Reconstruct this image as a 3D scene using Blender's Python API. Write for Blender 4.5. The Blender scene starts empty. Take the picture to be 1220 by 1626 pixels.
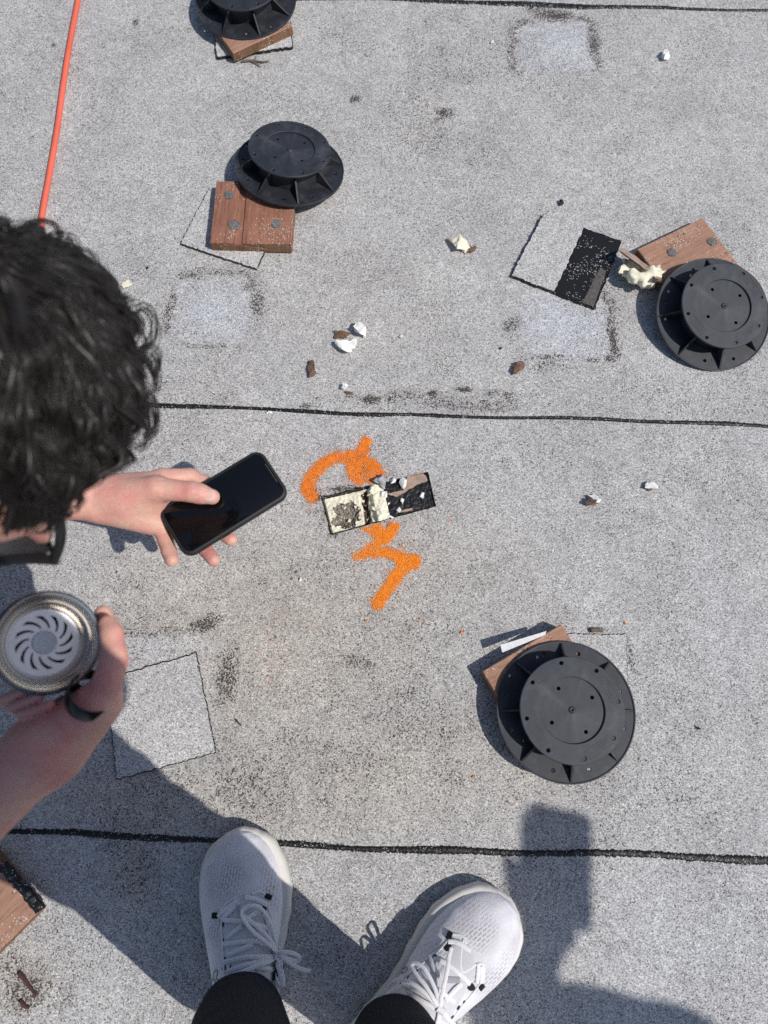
import bpy, bmesh, math, random
import numpy as np
from mathutils import Vector, Matrix, noise as mnoise

R = math.radians
SC = bpy.context.scene
COL = SC.collection
rng = random.Random(7)
nrg = np.random.default_rng(11)

# ------------------------------------------------------------------ camera
H = 1.16                      # camera height over the roof, metres
TH = R(17.0)                  # pitch forward from straight down
FPX, CX, CY = 1174.3, 610.0, 813.0
cam = bpy.data.cameras.new('camera')
cam.sensor_fit = 'VERTICAL'; cam.sensor_height = 36.0; cam.lens = 26.0
cam.clip_start = 0.02; cam.clip_end = 300
cam.dof.use_dof = True; cam.dof.focus_distance = 1.18; cam.dof.aperture_fstop = 4.6
camo = bpy.data.objects.new('camera', cam); COL.objects.link(camo)
camo.location = (0, 0, H); camo.rotation_euler = (TH, 0, 0)
SC.camera = camo

# ------------------------------------------------------------------ sky, sun
SUN_EL = R(53.0)
SHD = Vector((-0.90, 0.435, 0)).normalized()          # the way shadows fall
world = bpy.data.worlds.new('World'); SC.world = world; world.use_nodes = True
wn = world.node_tree.nodes; wn.clear()
sky = wn.new('ShaderNodeTexSky'); sky.sky_type = 'NISHITA'; sky.sun_disc = False
sky.sun_elevation = SUN_EL; sky.sun_rotation = math.atan2(-SHD.x, -SHD.y)
bg = wn.new('ShaderNodeBackground'); bg.inputs[1].default_value = 0.10
wo = wn.new('ShaderNodeOutputWorld')
world.node_tree.links.new(sky.outputs[0], bg.inputs[0]); world.node_tree.links.new(bg.outputs[0], wo.inputs[0])
sun = bpy.data.lights.new('sun', 'SUN'); sun.energy = 3.6; sun.angle = R(0.53); sun.color = (1.0, 0.96, 0.90)
suno = bpy.data.objects.new('sun', sun); COL.objects.link(suno)
ld = Vector((SHD.x * math.cos(SUN_EL), SHD.y * math.cos(SUN_EL), -math.sin(SUN_EL)))
suno.rotation_euler = ld.to_track_quat('-Z', 'Y').to_euler(); suno.location = (3, -2, 5)
SC.view_settings.view_transform = 'Standard'; SC.view_settings.look = 'None'
SC.view_settings.exposure = 0.0; SC.view_settings.gamma = 1.0; SC.view_settings.use_curve_mapping = False
SC.render.engine = 'CYCLES'; SC.cycles.use_denoising = False
SC.cycles.max_bounces = 6; SC.cycles.sample_clamp_indirect = 4.0; SC.cycles.caustics_reflective = False; SC.cycles.caustics_refractive = False

# ------------------------------------------------------------------ helpers
cT, sT = math.cos(TH), math.sin(TH)
def at(u, v, z=0.0):
    """the point at height z that the photograph shows at pixel (u, v)"""
    a, t = (u - CX) / FPX, (v - CY) / FPX
    Z = (H - z) / (cT + sT * t)
    return Vector((a * Z, Z * (sT - t * cT), z))

def link(o, parent=None):
    COL.objects.link(o)
    if parent is not None: o.parent = parent
    return o

def mobj(name, verts, faces, mat, parent=None, smooth=False, mats=None, fmat=None):
    me = bpy.data.meshes.new(name)
    me.from_pydata([tuple(map(float, v)) for v in verts], [], [tuple(int(i) for i in f) for f in faces])
    for m in (mats or [mat]): me.materials.append(m)
    if fmat is not None: me.polygons.foreach_set('material_index', fmat)
    if smooth: me.polygons.foreach_set('use_smooth', [True] * len(me.polygons))
    me.update()
    return link(bpy.data.objects.new(name, me), parent)

def empty(name, loc=(0, 0, 0), rot=(0, 0, 0)):
    o = bpy.data.objects.new(name, None); COL.objects.link(o)
    o.location = loc; o.rotation_euler = rot; o.empty_display_size = 0.05
    return o

def tag(o, label=None, cat=None, group=None, kind=None):
    if label: o['label'] = label
    if cat: o['category'] = cat
    if group: o['group'] = group
    if kind: o['kind'] = kind
    return o

def copy_tree(o, parent=None):
    c = o.copy(); COL.objects.link(c)
    if parent is not None: c.parent = parent
    for ch in list(o.children): copy_tree(ch, c)
    return c

class MB:
    """collects simple solids into one mesh"""
    def __init__(s): s.v, s.f = [], []
    def add(s, vs, fs):
        b = len(s.v); s.v += [Vector(v) for v in vs]; s.f += [[i + b for i in f] for f in fs]; return s
    def box(s, c, d, rz=0.0, bev=0.0):
        bm = bmesh.new(); bmesh.ops.create_cube(bm, size=1.0)
        for v in bm.verts: v.co = Vector((v.co.x * d[0], v.co.y * d[1], v.co.z * d[2]))
        if bev: bmesh.ops.bevel(bm, geom=bm.edges[:], offset=bev, segments=2, affect='EDGES')
        m = Matrix.Translation(Vector(c)) @ Matrix.Rotation(rz, 4, 'Z')
        bm.verts.ensure_lookup_table(); bm.verts.index_update()
        s.add([m @ v.co for v in bm.verts], [[v.index for v in f.verts] for f in bm.faces]); bm.free(); return s
    def lathe(s, prof, n=48, close=False):
        vs, fs, m = [], [], len(prof)
        for i in range(n):
            a = 2 * math.pi * i / n
            vs += [(r * math.cos(a), r * math.sin(a), z) for r, z in prof]
        for i in range(n):
            for k in range(m - 1 + (1 if close else 0)):
                k2 = (k + 1) % m; j = (i + 1) % n
                fs.append([i * m + k, j * m + k, j * m + k2, i * m + k2])
        return s.add(vs, fs)
    def tube(s, pts, rad, n=8, flat=None, up=(0, 0, 1), cap=True):
        """sweep; rad a number or list; flat = (half width, half thickness) for tapes"""
        pts = [Vector(p) for p in pts]; m = len(pts); vs = []
        upv = Vector(up)
        for i, p in enumerate(pts):
            t = (pts[min(i + 1, m - 1)] - pts[max(i - 1, 0)]).normalized()
            x = t.cross(upv)
            if x.length < 1e-4: x = t.cross(Vector((1, 0.2, 0)))
            x.normalize(); y = x.cross(t).normalized()
            r = rad[i] if isinstance(rad, (list, tuple)) else rad
            for k in range(n):
                a = 2 * math.pi * k / n
                if flat: vs.append(p + x * flat[0] * math.cos(a) + y * flat[1] * math.sin(a))
                else: vs.append(p + x * r * math.cos(a) + y * r * math.sin(a))
        fs = [[i * n + k, i * n + (k + 1) % n, (i + 1) * n + (k + 1) % n, (i + 1) * n + k] for i in range(m - 1) for k in range(n)]
        if cap: fs += [list(range(n))[::-1], [(m - 1) * n + k for k in range(n)]]
        return s.add(vs, fs)
    def build(s, name, mat, parent=None, smooth=True, angle=35):
        o = mobj(name, s.v, s.f, mat, parent, smooth)
        bm = bmesh.new(); bm.from_mesh(o.data); bmesh.ops.recalc_face_normals(bm, faces=bm.faces[:])
        if smooth:
            for e in bm.edges:
                if len(e.link_faces) == 2 and e.calc_face_angle(0) > R(angle): e.smooth = False
        bm.to_mesh(o.data); bm.free(); return o

def spline(pts, per=8):
    """Catmull-Rom through points"""
    P = [Vector(p) for p in pts]; P = [P[0] * 2 - P[1]] + P + [P[-1] * 2 - P[-2]]; out = []
    for i in range(1, len(P) - 2):
        for k in range(per):
            t = k / per; a, b, c, d = P[i - 1], P[i], P[i + 1], P[i + 2]
            out.append(0.5 * ((2 * b) + (c - a) * t + (2 * a - 5 * b + 4 * c - d) * t * t + (3 * b - a - 3 * c + d) * t ** 3))
    out.append(P[-2]); return out

def curve_plate(splines, extrude, bevel=0.0, res=6):
    """flat plate with real holes: list of closed 2-D polylines -> mesh data"""
    cu = bpy.data.curves.new('plate', 'CURVE'); cu.dimensions = '2D'; cu.fill_mode = 'BOTH'
    cu.extrude = extrude; cu.bevel_depth = bevel; cu.bevel_resolution = 1
    for pl in splines:
        sp = cu.splines.new('POLY'); sp.points.add(len(pl) - 1)
        for p, q in zip(sp.points, pl): p.co = (q[0], q[1], 0, 1)
        sp.use_cyclic_u = True
    return from_curve(cu)

def from_curve(cu):
    o = bpy.data.objects.new('tmp', cu); COL.objects.link(o)
    dg = bpy.context.evaluated_depsgraph_get(); dg.update()
    me = bpy.data.meshes.new_from_object(o.evaluated_get(dg))
    bpy.data.objects.remove(o); bpy.data.curves.remove(cu); return me

def text_mesh(body, size, extrude, spacing=1.0):
    cu = bpy.data.curves.new('text', 'FONT'); cu.body = body; cu.size = size; cu.extrude = extrude
    cu.align_x = 'CENTER'; cu.align_y = 'CENTER'; cu.resolution_u = 3; cu.space_character = spacing
    return from_curve(cu)

def circle(r, n=48, c=(0, 0), a0=0.0):
    return [(c[0] + r * math.cos(a0 + 2 * math.pi * i / n), c[1] + r * math.sin(a0 + 2 * math.pi * i / n)) for i in range(n)]

# ------------------------------------------------------------------ signed-distance bodies
def sdf_mesh(prims, vox, k=0.02, disp=None):
    """prims: ('c', a, b, ra, rb[, k]) tapered limbs or ('e', centre, radii, rot3x3[, k]) ellipsoids, melted into ONE surface"""
    lo = np.array([1e9] * 3); hi = -lo; bxs = []
    for p in prims:
        if p[0] == 'c':
            a, b = np.array(p[1], float), np.array(p[2], float); r = max(p[3], p[4])
            l, h = np.minimum(a, b) - r, np.maximum(a, b) + r
        else:
            c = np.array(p[1], float); r = max(p[2]); l, h = c - r, c + r
        bxs.append((l, h)); lo = np.minimum(lo, l); hi = np.maximum(hi, h)
    pad = k + 3 * vox; lo -= pad; hi += pad
    n = np.ceil((hi - lo) / vox).astype(int) + 1
    F = np.full(n, 1.0, np.float32)
    for p, (l, h) in zip(prims, bxs):
        kk = k
        if p[0] == 'c' and len(p) > 5: kk = p[5]
        if p[0] == 'e' and len(p) > 4: kk = p[4]
        m = kk + 3 * vox
        i0 = np.maximum(((l - m - lo) / vox).astype(int), 0); i1 = np.minimum(((h + m - lo) / vox).astype(int) + 2, n)
        g = [lo[q] + vox * np.arange(i0[q], i1[q], dtype=np.float32) for q in range(3)]
        X, Y, Z = g[0][:, None, None], g[1][None, :, None], g[2][None, None, :]
        if p[0] == 'c':
            a, b, ra, rb = np.array(p[1], float), np.array(p[2], float), p[3], p[4]
            d = b - a; L2 = max(float(d @ d), 1e-12)
            t = np.clip(((X - a[0]) * d[0] + (Y - a[1]) * d[1] + (Z - a[2]) * d[2]) / L2, 0, 1)
            D = np.sqrt((X - a[0] - t * d[0]) ** 2 + (Y - a[1] - t * d[1]) ** 2 + (Z - a[2] - t * d[2]) ** 2) - (ra + (rb - ra) * t)
        else:
            c, rr, M = np.array(p[1], float), np.array(p[2], float), np.array(p[3], float)
            dx, dy, dz = X - c[0], Y - c[1], Z - c[2]
            q = [(M[0][i] * dx + M[1][i] * dy + M[2][i] * dz) for i in range(3)]
            k0 = np.sqrt((q[0] / rr[0]) ** 2 + (q[1] / rr[1]) ** 2 + (q[2] / rr[2]) ** 2)
            k1 = np.sqrt((q[0] / rr[0] ** 2) ** 2 + (q[1] / rr[1] ** 2) ** 2 + (q[2] / rr[2] ** 2) ** 2)
            D = k0 * (k0 - 1) / np.maximum(k1, 1e-6)
        S = F[i0[0]:i1[0], i0[1]:i1[1], i0[2]:i1[2]]
        hh = np.maximum(kk - np.abs(S - D), 0) / max(kk, 1e-6)
        S[...] = np.minimum(S, D) - hh * hh * kk * 0.25
    V, Q = surface_nets(F, lo, vox)
    return V, Q

def surface_nets(F, lo, vox):
    ins = F < 0
    nx, ny, nz = F.shape
    cs = np.zeros((nx - 1, ny - 1, nz - 1, 3), np.float32); cn = np.zeros((nx - 1, ny - 1, nz - 1), np.float32)
    def sl(o): return tuple(slice(o[i], F.shape[i] - 1 + o[i]) for i in range(3))
    for ax in range(3):
        for p in (0, 1):
            for q in (0, 1):
                o0 = [0, 0, 0]; oth = [i for i in range(3) if i != ax]; o0[oth[0]] = p; o0[oth[1]] = q
                o1 = list(o0); o1[ax] = 1
                A, B = F[sl(o0)], F[sl(o1)]; cr = (A < 0) != (B < 0)
                t = np.where(cr, A / np.where(cr, A - B, 1), 0)
                cn += cr
                for i in range(3):
                    cs[..., i] += np.where(cr, (t if i == ax else o0[i]), 0)
    act = cn > 0
    idx = np.full(act.shape, -1, np.int64); idx[act] = np.arange(act.sum())
    ijk = np.argwhere(act)
    V = (ijk + cs[act] / cn[act][:, None]) * vox + lo
    quads = []
    for ax in range(3):
        oth = [i for i in range(3) if i != ax]
        A = ins.take(range(0, F.shape[ax] - 1), ax); B = ins.take(range(1, F.shape[ax]), ax)
        e = np.argwhere(A != B)
        e = e[(e[:, oth[0]] > 0) & (e[:, oth[1]] > 0) & (e[:, oth[0]] < F.shape[oth[0]] - 1) & (e[:, oth[1]] < F.shape[oth[1]] - 1)]
        if not len(e): continue
        flip = A[tuple(e.T)]
        def c(d0, d1):
            f = e.copy(); f[:, oth[0]] += d0; f[:, oth[1]] += d1; return idx[tuple(f.T)]
        q = np.stack([c(-1, -1), c(0, -1), c(0, 0), c(-1, 0)], 1)
        if ax == 1: flip = ~flip
        q[~flip] = q[~flip][:, ::-1]
        quads.append(q)
    return V, np.concatenate(quads)

def mesh_np(name, V, Q, mat, parent=None, smooth=True):
    me = bpy.data.meshes.new(name)
    V = np.asarray(V, np.float32); Q = np.asarray(Q, np.int32); k = Q.shape[1]
    me.vertices.add(len(V)); me.vertices.foreach_set('co', V.ravel())
    me.loops.add(Q.size); me.loops.foreach_set('vertex_index', Q.ravel())
    me.polygons.add(len(Q)); me.polygons.foreach_set('loop_start', np.arange(0, Q.size, k, dtype=np.int32))
    me.update(calc_edges=True); me.validate()
    if smooth: me.polygons.foreach_set('use_smooth', np.ones(len(me.polygons), bool))
    me.materials.append(mat); me.update()
    return link(bpy.data.objects.new(name, me), parent)

def relax(V, Q, it=2, w=0.5):
    V = np.array(V, np.float64)
    E = np.concatenate([Q[:, [0, 1]], Q[:, [1, 2]], Q[:, [2, 3]], Q[:, [3, 0]]])
    for _ in range(it):
        S = np.zeros_like(V); N = np.zeros(len(V))
        np.add.at(S, E[:, 0], V[E[:, 1]]); np.add.at(S, E[:, 1], V[E[:, 0]])
        np.add.at(N, E[:, 0], 1); np.add.at(N, E[:, 1], 1)
        V += w * (S / np.maximum(N, 1)[:, None] - V)
    return V

# ------------------------------------------------------------------ materials
class NT:
    def __init__(s, name, rough=0.6, spec=0.5):
        s.m = bpy.data.materials.new(name); s.m.use_nodes = True
        s.t = s.m.node_tree; s.p = s.t.nodes['Principled BSDF']
        s.p.inputs['Roughness'].default_value = rough
        s.p.inputs['Specular IOR Level'].default_value = spec
    def n(s, ty, **kw):
        o = s.t.nodes.new('ShaderNode' + ty)
        for k, v in kw.items():
            if k[0] == '_': setattr(o, k[1:], v)
            else:
                k2 = int(k[1:]) if k[0] == 'i' and k[1:].isdigit() else k.replace('__', ' ')
                if hasattr(v, 'is_linked') or hasattr(v, 'links'): s.t.links.new(v, o.inputs[k2])
                else: o.inputs[k2].default_value = v
        return o
    def l(s, a, b): s.t.links.new(a, b)
    def math(s, op, a, b=0.0, c=0.0, clamp=False):
        o = s.t.nodes.new('ShaderNodeMath'); o.operation = op; o.use_clamp = clamp
        for i, x in enumerate((a, b, c)):
            if isinstance(x, (int, float)): o.inputs[i].default_value = x
            else: s.l(x, o.inputs[i])
        return o.outputs[0]
    def mix(s, f, a, b, mode='MIX'):
        o = s.t.nodes.new('ShaderNodeMix'); o.data_type = 'RGBA'; o.blend_type = mode; o.clamp_factor = True
        for i, x in ((0, f), (6, a), (7, b)):
            if isinstance(x, (int, float)): o.inputs[i].default_value = x
            elif isinstance(x, tuple): o.inputs[i].default_value = x if len(x) == 4 else x + (1,)
            else: s.l(x, o.inputs[i])
        return o.outputs[2]
    def ramp(s, f, stops, interp='LINEAR'):
        o = s.t.nodes.new('ShaderNodeValToRGB'); o.color_ramp.interpolation = interp
        cr = o.color_ramp
        while len(cr.elements) < len(stops): cr.elements.new(0.5)
        for e, (p, c) in zip(cr.elements, stops): e.position = p; e.color = c if len(c) == 4 else tuple(c) + (1,)
        s.l(f, o.inputs[0]); return o.outputs[0]
    def obj(s): return s.n('TexCoord').outputs['Object']
    def noise(s, vec, scale, detail=2.0, rough=0.5, out=0):
        return s.n('TexNoise', Vector=vec, Scale=scale, Detail=detail, Roughness=rough).outputs[out]
    def scaled(s, vec, sc): return s.n('Mapping', Vector=vec, Scale=sc).outputs[0]
    def color(s, c):
        if isinstance(c, tuple): s.p.inputs['Base Color'].default_value = c if len(c) == 4 else c + (1,)
        else: s.l(c, s.p.inputs['Base Color'])
    def bump(s, h, strength=0.3, dist=0.001):
        b = s.n('Bump', Strength=strength, Distance=dist); s.l(h, b.inputs['Height']); s.l(b.outputs[0], s.p.inputs['Normal'])

def granule(name, attrs=False, tone=1.0):
    """grey mineral granules of a bitumen cap sheet; dirt, washed spots and tints come from vertex attributes"""
    g = NT(name, 0.92, 0.25); co = g.obj()
    v1 = g.n('TexVoronoi', _voronoi_dimensions='2D', _feature='F1', Vector=co, Scale=900.0, Randomness=1.0)
    v2 = g.n('TexVoronoi', _voronoi_dimensions='2D', _feature='F1', Vector=co, Scale=520.0, Randomness=1.0)
    r1 = g.n('SeparateColor', Color=v1.outputs['Color']).outputs[0]
    s2 = g.n('SeparateColor', Color=v2.outputs['Color']); r2, r3 = s2.outputs[0], s2.outputs[1]
    base = g.ramp(r1, [(0.0, (.13, .13, .132)), (0.10, (.235, .235, .238)), (0.22, (.35, .35, .353)), (0.6, (.43, .43, .433)), (0.85, (.53, .53, .533)), (1.0, (.71, .71, .715))])
    c2 = g.ramp(r2, [(0.0, (.38, .38, .38)), (0.05, (.70, .70, .70)), (0.28, (1, 1, 1)), (0.85, (1.04, 1.04, 1.04)), (1.0, (1.25, 1.25, 1.25))])
    col = g.mix(1.0, base, c2, 'MULTIPLY')
    big = g.noise(co, 7.0, 4.0, 0.6)
    col = g.mix(1.0, col, g.ramp(big, [(0.3, (.93 * tone, .93 * tone, .94 * tone)), (0.7, (1.12 * tone, 1.12 * tone, 1.12 * tone))]), 'MULTIPLY')
    med = g.noise(co, 45.0, 3.0, 0.6)
    col = g.mix(1.0, col, g.ramp(med, [(0.3, (.88, .88, .88)), (0.7, (1.07, 1.07, 1.07))]), 'MULTIPLY')
    if attrs:
        a = g.n('Attribute', _attribute_name='wear')
        sp = g.n('SeparateColor', Color=a.outputs['Color']); dirt, clean, warm = sp.outputs[0], sp.outputs[1], sp.outputs[2]
        mist = a.outputs['Alpha']
        col = g.mix(warm, col, (1.04, .99, .905), 'MULTIPLY')
        col = g.mix(clean, col, (1.11, 1.16, 1.25), 'MULTIPLY')
        # soft grime film plus single granules gone black
        col = g.mix(g.math('MULTIPLY', dirt, 0.55, clamp=True), col, (.42, .38, .35), 'MULTIPLY')
        hit = g.math('LESS_THAN', g.math('ADD', g.math('MULTIPLY', r3, .75), g.math('MULTIPLY', r1, .25)), g.math('MULTIPLY', dirt, 0.80))
        col = g.mix(g.math('MULTIPLY', hit, .85), col, (.035, .028, .025))
        ph = g.math('LESS_THAN', r3, g.math('MULTIPLY', mist, 0.035))
        col = g.mix(g.math('MULTIPLY', ph, .75), col, (.85, .18, .06))
        col = g.mix(g.math('MULTIPLY', mist, .35), col, (1.08, .95, .93), 'MULTIPLY')
    col = g.mix(1.0, col, (1.055, 1.035, 1.005), 'MULTIPLY')
    g.color(col)
    hgt = g.math('ADD', g.math('MULTIPLY', v1.outputs['Distance'], -1.0), g.math('MULTIPLY', r1, .6))
    g.bump(hgt, 0.35, 0.0009)
    return g.m

M = {}
M['roof'] = granule('mineral_granules', True)
M['patch'] = granule('mineral_granules_patch', False, 1.07)
M['roofbase'] = granule('mineral_granules_beyond', False)

def simple(name, c, rough=0.5, spec=0.5, var=0.15, scale=60.0, bump=0.0, bscale=200.0, metal=0.0, stretch=None, c2=None):
    g = NT(name, rough, spec); co = g.obj()
    if stretch: co = g.scaled(co, stretch)
    n = g.noise(co, scale, 4.0, 0.6)
    hi = c2 or tuple(min(1, x * (1 + var)) for x in c); lo = tuple(x * (1 - var) for x in c)
    g.color(g.ramp(n, [(0.3, lo), (0.7, hi)])); g.p.inputs['Metallic'].default_value = metal
    if bump: g.bump(g.noise(co, bscale, 3.0), bump, 0.001)
    return g.m

def bitumen():
    g = NT('bitumen', 0.45, 0.4); co = g.obj()
    v = g.n('TexVoronoi', _voronoi_dimensions='2D', Vector=co, Scale=900.0)
    r = g.n('SeparateColor', Color=v.outputs['Color']).outputs[0]
    n = g.noise(co, 90.0, 2.0)
    th = g.math('ADD', g.math('MULTIPLY', n, 0.45), 0.02)
    f = g.math('GREATER_THAN', r, g.math('SUBTRACT', 1.215, th))
    g.color(g.mix(f, (.010, .010, .011), (.42, .42, .42))); g.bump(g.noise(co, 260.0, 4.0), 0.8, 0.002)
    return g.m
M['bitumen'] = bitumen()
def bare_black():
    g = NT('bare_bitumen', 0.5, 0.35); co = g.obj()
    v = g.n('TexVoronoi', _voronoi_dimensions='2D', Vector=co, Scale=880.0)
    r = g.n('SeparateColor', Color=v.outputs['Color']).outputs[0]
    n = g.noise(co, 24.0, 3.0)
    f = g.math('GREATER_THAN', r, g.math('SUBTRACT', 1.17, g.math('MULTIPLY', n, .38)))
    g.color(g.mix(f, (.008, .008, .010), (.5, .49, .46))); g.bump(g.noise(co, 220.0, 3.0), 0.3, 0.001)
    return g.m
M['bare'] = bare_black()
M['tar'] = simple('peeled_tar', (.012, .012, .014), .5, .4, .5, 90, .8, 240)
def plastic():
    g = NT('black_plastic', 0.5, 0.5); co = g.obj()
    n1 = g.noise(co, 26.0, 5.0, .65); n2 = g.noise(co, 70.0, 4.0, .65)
    dust = g.math('MULTIPLY', n1, n2)
    c = g.ramp(dust, [(0.12, (.014, .016, .021)), (0.32, (.026, .030, .040)), (0.5, (.058, .063, .075))])
    v = g.n('TexVoronoi', Vector=co, Scale=330.0)
    r = g.n('SeparateColor', Color=v.outputs['Color']).outputs[0]
    f = g.math('GREATER_THAN', r, g.math('SUBTRACT', 1.085, g.math('MULTIPLY', n1, .14)))
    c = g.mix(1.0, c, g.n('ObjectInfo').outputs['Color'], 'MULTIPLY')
    sm = g.noise(co, 24.0, 5.0, .7)
    c = g.mix(g.math('MULTIPLY', g.math('SUBTRACT', sm, .5, clamp=True), 1.6, clamp=True), c, (.115, .112, .108))
    g.color(g.mix(f, c, (.30, .29, .27)))
    g.l(g.math('ADD', .42, g.math('MULTIPLY', n1, .3)), g.p.inputs['Roughness'])
    g.bump(g.noise(co, 500.0, 2.0), 0.08, 0.0006); return g.m
M['plastic'] = plastic()

def wood(name, c, dark, grain=(1, 14, 1)):
    g = NT(name, 0.75, 0.2); co = g.obj()
    n1 = g.noise(g.scaled(co, grain), 26.0, 5.0, .6); n2 = g.noise(g.scaled(co, grain), 160.0, 3.0, .6)
    n3 = g.noise(co, 14.0, 3.0)
    col = g.ramp(n1, [(0.28, dark), (0.45, tuple(x * .85 for x in c)), (0.62, c), (0.8, tuple(x * 1.25 for x in c))])
    col = g.mix(1.0, col, g.ramp(n2, [(0.3, (.78, .76, .74)), (0.7, (1.08, 1.08, 1.08))]), 'MULTIPLY')
    col = g.mix(1.0, col, g.ramp(n3, [(0.3, (.8, .8, .82)), (0.7, (1.1, 1.1, 1.1))]), 'MULTIPLY')
    v = g.n('TexVoronoi', Vector=co, Scale=640.0); r = g.n('SeparateColor', Color=v.outputs['Color']).outputs[0]
    mask = g.noise(co, 22.0, 4.0, .6)
    d = g.math('LESS_THAN', r, g.math('SUBTRACT', g.math('MULTIPLY', mask, 1.1), .58))
    w = g.math('GREATER_THAN', r, g.math('SUBTRACT', 1.19, g.math('MULTIPLY', mask, .40)))
    col = g.mix(g.math('MULTIPLY', d, .8), col, (.05, .042, .036)); col = g.mix(w, col, (.55, .53, .5))
    g.color(col); g.bump(n2, 0.35, 0.0012); return g.m
M['redwood'] = wood('red_brown_wood', (.37, .175, .118), (.19, .075, .048), (14, 1, 1))
M['tanwood'] = wood('tan_wood', (.46, .265, .185), (.28, .15, .10), (1, 14, 1))
M['endgrain'] = wood('rough_end_grain', (.26, .145, .085), (.10, .055, .03), (5, 5, 1))
M['foam'] = simple('cream_foam', (.78, .74, .58), 0.85, 0.2, .16, 60, .6, 260)
M['foam_white'] = simple('white_foam', (.83, .82, .78), 0.85, 0.2, .08, 90, .6, 260)
M['foam_grey'] = simple('grey_foam', (.46, .46, .50), 0.8, 0.2, .2, 70, .5, 200, stretch=(1, 5, 1))
M['bark'] = simple('brown_chip', (.17, .105, .075), 0.9, 0.15, .4, 120, .8, 300, stretch=(1, 5, 1))
M['paper'] = simple('tan_facer_paper', (.40, .29, .23), 0.85, 0.2, .25, 60, .5, 150)
M['pit'] = simple('grey_crumbled_foam', (.22, .19, .155), 0.95, 0.1, .55, 150, .9, 300)
M['orange'] = simple('orange_marking_paint', (.95, .235, .018), 0.75, 0.3, .20, 120)
M['orange2'] = simple('bright_orange_marking_paint', (1.0, .265, .015), 0.75, 0.3, .16, 120)
M['cord'] = simple('coral_rubber_cord', (.72, .135, .085), 0.6, 0.4, .15, 9, .1, 90, stretch=(3, 1, 3))
M['twig'] = simple('grey_twig', (.16, .125, .10), 0.9, 0.1, .3, 150, .4, 300)
M['rust'] = simple('rusty_chip', (.085, .045, .038), 0.9, 0.1, .4, 120, .5, 300)
M['blackbit'] = simple('black_bit', (.012, .012, .012), 0.6, 0.3, .3, 120, .5, 300)
M['shim'] = simple('white_plastic_shim', (.72, .72, .72), 0.5, 0.4, .12, 120)
M['glue'] = granule('stuck_granules', False, 0.36)

# ------------------------------------------------------------------ the roof: lapped cap sheets, worn and stained
def vnoise(x, y, s, seed=0, octv=3):
    out = np.zeros_like(x); amp = 1.0; tot = 0
    for o in range(octv):
        g = np.random.default_rng(seed + o).random((257, 257))
        X, Y = (x * s) % 256, (y * s) % 256
        i, j = X.astype(int), Y.astype(int); fx, fy = X - i, Y - j
        fx, fy = fx * fx * (3 - 2 * fx), fy * fy * (3 - 2 * fy)
        out += amp * ((g[i, j] * (1 - fx) + g[i + 1, j] * fx) * (1 - fy) + (g[i, j + 1] * (1 - fx) + g[i + 1, j + 1] * fx) * fy)
        tot += amp; amp *= .5; s *= 2.03
    return out / tot

def local(u, v, x, y):
    """roof coordinates about the spot (u, v), in units of one photograph pixel there"""
    c = at(u, v); sx = (at(u + 5, v) - c).x / 5; sy = (at(u, v - 5) - c).y / 5
    return (x - c.x) / sx, -(y - c.y) / sy

DIRT = [(506, 792, 8, 8, .85), (514, 822, 6, 14, .8), (530, 850, 12, 5, .8), (545, 777, 28, 6, .85), (505, 778, 10, 5, .6), (575, 748, 12, 10, .5), (692, 782, 5, 16, .5), (610, 832, 16, 4, .5), (500, 812, 12, 4, .5),  # stain tables from here on: centres and radii taken from image pixels
        (408, 482, 13, 24, .62), (398, 455, 16, 10, .5), (300, 438, 28, 7, .55), (350, 432, 30, 6, .5), (272, 480, 7, 30, .5), (330, 550, 36, 4, .5), (878, 24, 40, 11, .8), (850, 16, 26, 7, .6), (943, 72, 11, 22, .75), (812, 82, 8, 32, .45), (974, 542, 7, 26, .8), (968, 570, 10, 7, .7), (870, 566, 40, 5, .5), (940, 572, 20, 5, .5),
        (565, 157, 9, 6, .8), (705, 180, 14, 9, .55), (690, 228, 46, 40, .22), (640, 200, 60, 45, .18), (745, 110, 40, 60, .10), (800, 190, 45, 40, .14),
        (588, 634, 18, 7, .85), (556, 628, 9, 4, .5), (487, 645, 13, 5, .6), (505, 633, 10, 4, .4), (640, 626, 32, 8, .32), (623, 634, 10, 4, .5), (687, 624, 8, 5, .75),
        (740, 618, 15, 5, .85), (782, 623, 12, 5, .35), (808, 628, 12, 5, .5), (770, 650, 60, 9, .28), (640, 640, 170, 16, .2), (760, 635, 120, 22, .16),
        (562, 1050, 34, 14, .42), (585, 1058, 10, 6, .3), (322, 992, 22, 11, .75), (338, 985, 14, 10, .6), (362, 1075, 20, 40, .62), (368, 1040, 14, 24, .4), (345, 1110, 16, 18, .35),
        (510, 1195, 46, 30, .22), (215, 1385, 46, 70, .30), (40, 1575, 42, 42, .55), (25, 1540, 30, 30, .4), (12, 1490, 22, 30, .3), (300, 1000, 60, 8, .4),
        (215, 36, 6, 7, .7), (85, 72, 4, 4, .8), (50, 217, 4, 2, .9), (120, 112, 7, 4, .4), (350, 725, 7, 4, .5), (700, 925, 40, 20, .2), (760, 890, 60, 40, .12), (420, 930, 10, 8, .35),
        (815, 515, 14, 10, .6), (805, 520, 7, 9, .6), (1195, 140, 5, 4, .5), (1000, 290, 50, 30, .06), (785, 370, 8, 10, .3), (560, 240, 10, 5, .3), (950, 1000, 10, 4, .7),
        (700, 1010, 50, 24, .14), (860, 900, 80, 60, .07), (620, 1260, 120, 60, .10), (220, 1270, 110, 50, .20), (430, 1220, 80, 50, .12), (1000, 1040, 6, 28, .35), (1010, 1060, 8, 14, .3), (985, 520, 26, 40, .18)]
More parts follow.
